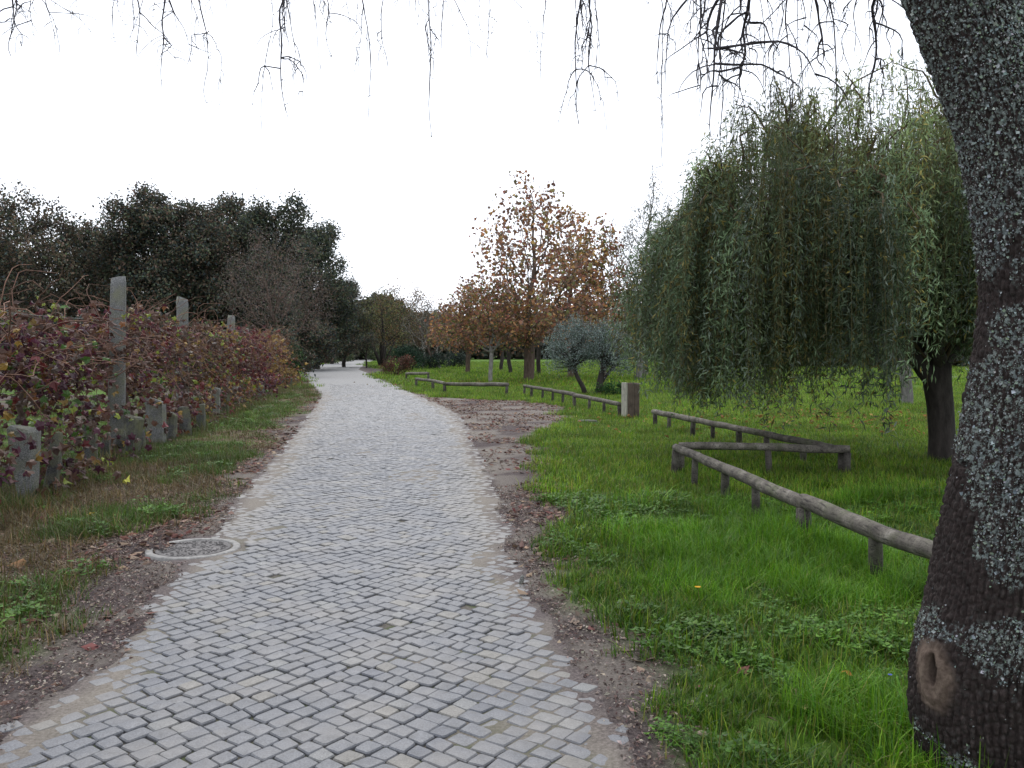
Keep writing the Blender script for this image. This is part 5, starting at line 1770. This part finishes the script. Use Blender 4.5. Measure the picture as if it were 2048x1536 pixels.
kind(fl.build('lichen', M['lichen'], trunk_o), 'stuff')
# a second stem that leaves the trunk on its far side, and the limbs over the path
tp = np.array([cxq[-1], TY, zq[-1]])
def limb_obj(name, pts, r0, r1, seed, mat='trunk', n=14, parent=bt):
    pts = np.array(pts, float)
    m = len(pts) * 5
    tt = np.linspace(0, 1, m)
    q = np.stack([np.interp(tt, np.linspace(0, 1, len(pts)), pts[:, k]) for k in range(3)], -1)
    for k in range(3): q[2:-2, k] = np.convolve(np.pad(q[:, k], 4, mode='edge'), np.ones(9) / 9, 'valid')[2:-2]
    m1 = MB()
    tube(m1, q - off, np.linspace(r0, r1, m), n, (0.25, 0, 0.5), True, 0.2, seed)
    o = m1.build(name, M[mat], parent, True)
    return q
s2 = at(2085, 330, TY + 0.1)
limb_obj('limb', [(s2.x, TY + 0.12, s2.z - 0.25), (s2.x + 0.03, TY + 0.12, s2.z + 0.2), (s2.x + 0.04, TY + 0.15, s2.z + 0.8), (s2.x + 0.3, TY + 0.2, s2.z + 1.7), (s2.x + 0.9, TY + 0.4, s2.z + 3.0)], 0.17, 0.10, 1)
L1 = limb_obj('limb', [tp - np.array([-0.08, 0, 0.2]), tp + np.array([-0.3, 0.4, 0.25]), tp + np.array([-0.9, 1.2, 0.65]), tp + np.array([-2.0, 2.1, 1.0]), tp + np.array([-3.6, 2.9, 1.3]), tp + np.array([-5.2, 3.5, 1.25])], 0.13, 0.03, 2)
L2 = limb_obj('limb', [tp - np.array([-0.05, 0, 0.15]), tp + np.array([-0.2, -0.1, 0.6]), tp + np.array([-0.9, 0.2, 1.5]), tp + np.array([-2.1, 0.9, 1.9]), tp + np.array([-3.4, 1.5, 1.8])], 0.11, 0.03, 3)
L3 = limb_obj('limb', [tp - np.array([-0.1, 0, 0.15]), tp + np.array([0.05, 0.6, 0.5]), tp + np.array([0.1, 1.8, 1.1]), tp + np.array([-0.3, 3.2, 1.6])], 0.10, 0.04, 4)
LA = np.vstack([L1, L2, L3])
# hanging bare twigs
def spray(px, py_end, Y, spread, n_sub, seed, r0=0.006, drift=0, start=-120, thick=False):
    r = np.random.default_rng(seed)
    a = np.array(at(px, start, Y)); b = np.array(at(px + drift, py_end, Y + r.normal(0, 0.25)))
    src = LA[np.linalg.norm(LA - (a + np.array([0, 0, 0.3])), axis=1).argmin()]
    mb = MB()
    def drop(p0, p1, r0, r1, m, wig):
        t = np.linspace(0, 1, m)[:, None]
        v = p1 - p0
        P_ = p0 + np.hstack([v[:2] * (1 - np.exp(-2.6 * t)) / 0.926, v[2] * t ** 1.25])
        sw = np.cumsum(r.normal(0, wig, (m, 3)), 0)
        sw -= sw[-1] * t * 0.7
        for k in range(3): sw[1:-1, k] = 0.25 * sw[:-2, k] + 0.5 * sw[1:-1, k] + 0.25 * sw[2:, k]
        P_ = P_ + sw * np.minimum(1, t * 4)
        rad = np.linspace(r0, r1, m) * (1 + 0.35 * (r.random(m) < 0.3))
        tube(mb, P_, rad, 5, (1, 1, 1), True)
        return P_
    sag = (src + a) / 2 + np.array([0, 0, 0.12])
    tt = np.linspace(0, 1, 8)[:, None]
    B = (1 - tt) ** 2 * src + 2 * tt * (1 - tt) * sag + tt ** 2 * a
    tube(mb, B, np.linspace(r0 * 1.9, r0 * 1.1, 8), 6)
    mainp = drop(a, b, r0, 0.0016, 18, 0.012)
    L = np.linalg.norm(b - a)
    for k in range(n_sub):
        i = r.integers(1, 14)
        p = mainp[i]
        ang = r.normal(0, 1)
        end = p + np.array([spread * r.normal(0, 1), spread * r.normal(0, 0.6), -r.uniform(0.15, 0.75) * L * (1 - i / 20)])
        sp_ = drop(p, end, r0 * 0.5, 0.0011, 11, 0.012)
        for q in range(3):
            j = r.integers(2, 10)
            e2 = sp_[j] + np.array([spread * 0.5 * r.normal(), spread * 0.4 * r.normal(), -r.uniform(0.03, 0.22) * L])
            drop(sp_[j], e2, r0 * 0.3, 0.0009, 7, 0.008)
        for q in range(9):
            j = r.integers(1, 11)
            tube(mb, [sp_[j], sp_[j] + r.normal(0, 0.014, 3)], [0.0018, 0.001], 3, cap=False)
    for q in range(12):
        j = r.integers(1, 18)
        tube(mb, [mainp[j], mainp[j] + r.normal(0, 0.02, 3)], [0.0025, 0.001], 3, cap=False)
    mb.V = [v - off for v in mb.V]
    return mb.build('hanging_branch', M['twig'], bt, True)
sprays = [(150, 70, 4.8, 0.35, 6, .009, -130), (60, 110, 5.4, 0.25, 4, .008, -40), (300, 110, 5.2, 0.2, 5, .007, -30), (640, 110, 5.3, 0.14, 5, .006, 20), (90, 55, 5.2, 0.30, 4, .006, -60), (225, 75, 5.6, 0.22, 3, .005, 10), (372, 175, 5.0, 0.16, 7, .009, -55), (385, 215, 5.1, 0.08, 4, .006, 25), (545, 262, 5.6, 0.06, 1, .003, -20), (572, 230, 5.2, 0.13, 9, .010, 5),
          (690, 235, 5.4, 0.08, 3, .006, 40), (790, 130, 5.5, 0.10, 4, .006, -20), (838, 270, 5.2, 0.06, 3, .007, 15), (880, 100, 5.3, 0.16, 5, .006, 10), (955, 120, 5.6, 0.15, 3, .004, 20),
          (1165, 255, 4.9, 0.09, 8, .008, 0), (1200, 215, 4.8, 0.09, 7, .008, -10), (1090, 160, 5.2, 0.06, 2, .004, -10), (1330, 165, 4.6, 0.08, 4, .007, -20), (1300, 330, 5.0, 0.05, 1, .004, 25),
          (1465, 260, 3.9, 0.22, 8, .013, -35), (1535, 200, 3.9, 0.20, 7, .013, -60), (1560, 130, 3.8, 0.18, 6, .011, 80), (1400, 190, 4.4, 0.10, 8, .006, 10), (1490, 330, 4.6, 0.14, 8, .007, -40),
          (1650, 330, 4.2, 0.12, 4, .006, 10), (1600, 240, 4.4, 0.14, 6, .006, -30), (1790, 250, 3.6, 0.10, 5, .010, -45), (1720, 120, 3.9, 0.09, 3, .005, -15)]
for k, (px, pe, Y, spd, ns, r0, dft) in enumerate(sprays):
    spray(px, pe, Y, spd * 0.8, ns, 700 + k, r0 * (0.85 if px < 1250 else 0.9), dft)

# ------------------------------------------------------------------ small single things on the ground
def flower(px, py, col, label, cat, r0=0.018, z=0.10, name='flower'):
    g = gp(px, py, z)
    o = empty(name, (g.x, g.y, 0)); tag(o, label, cat)
    m1 = MB(); tube(m1, [[0, 0, 0], [0.004, 0, z * 0.5], [0, 0, z]], 0.0015, 5, (0.05, 0.12, 0.02)); m1.build('stem', M['leaf'], o)
    m1 = MB(); r = np.random.default_rng(int(px))
    n = 26
    a = np.arange(n) * 2.4
    leaf_quads(m1, np.tile([[0, 0, z]], (n, 1)), np.stack([np.cos(a), np.sin(a), np.full(n, 0.25)], -1), np.tile([[0, 0, 1.0]], (n, 1)), r0 * r.uniform(0.8, 1.2, n), r0 * 0.4, pick(r, n, [col], None, 0.15), 0.05)
    m1.build('petals', M['leaf'], o)
flower(1396, 1175, (0.75, 0.42, 0.02), 'yellow dandelion flower alone in the bright grass', 'flower', 0.022, 0.12)
flower(1195, 1001, (0.7, 0.45, 0.02), 'small yellow flower at the edge of the leafy strip', 'flower', 0.02, 0.06)
flower(1780, 1350, (0.12, 0.16, 0.6), 'tiny blue flower beside the lichened trunk', 'flower', 0.012, 0.10)
def one_leaf(px, py, s, col, label, z=0.03, name='leaf', seed=0):
    r = np.random.default_rng(seed + int(px))
    V, T = vine_leaf_shape(r, s)
    m1 = MB(); m1.add(V, None, T, col)
    o = m1.build(name, M['litter'])
    g = gp(px, py, z)
    o.location = (g.x, g.y, gz(g.x, g.y) + z); o.rotation_euler = (r.normal(0, 0.3), r.normal(0, 0.3), r.random() * 6)
    tag(o, label, 'leaf')
one_leaf(180, 1028, 0.10, (0.60, 0.38, 0.03), 'bright yellow fallen leaf on the left verge', 0.06)
one_leaf(36, 1124, 0.15, (0.30, 0.17, 0.09), 'large pale brown fallen leaf near the left edge', 0.05)
one_leaf(252, 960, 0.11, (0.50, 0.50, 0.10), 'pale yellow-green leaf lying on the verge before the stones', 0.07)
one_leaf(1692, 1342, 0.06, (0.35, 0.17, 0.04), 'orange-brown leaf caught in the tall grass by the trunk', 0.10)
one_leaf(1612, 1408, 0.07, (0.30, 0.26, 0.10), 'dry yellowish leaf low in the grass near the trunk', 0.06)
o = rough_stone(0.035, 0.03, 0.05, 901, 0.8, 0.01, 0.004, 0, 0, 0.01).build('pebble', M['granite'], None, True)
g = gp(1042, 1168); o.location = (g.x, g.y, gz(g.x, g.y))
tag(o, 'small grey pebble standing on the dirt by the right road edge', 'pebble')
o = rough_stone(0.45, 0.12, 0.05, 902, 0.9, 0.0, 0.01, 0, 0, 0.02).build('flat_stone', M['granite'], None, True)
g = gp(1175, 848); o.location = (g.x, g.y, gz(g.x, g.y) + 0.03)
tag(o, 'pale flat stone sunk in the grass left of the wooden post', 'stone')
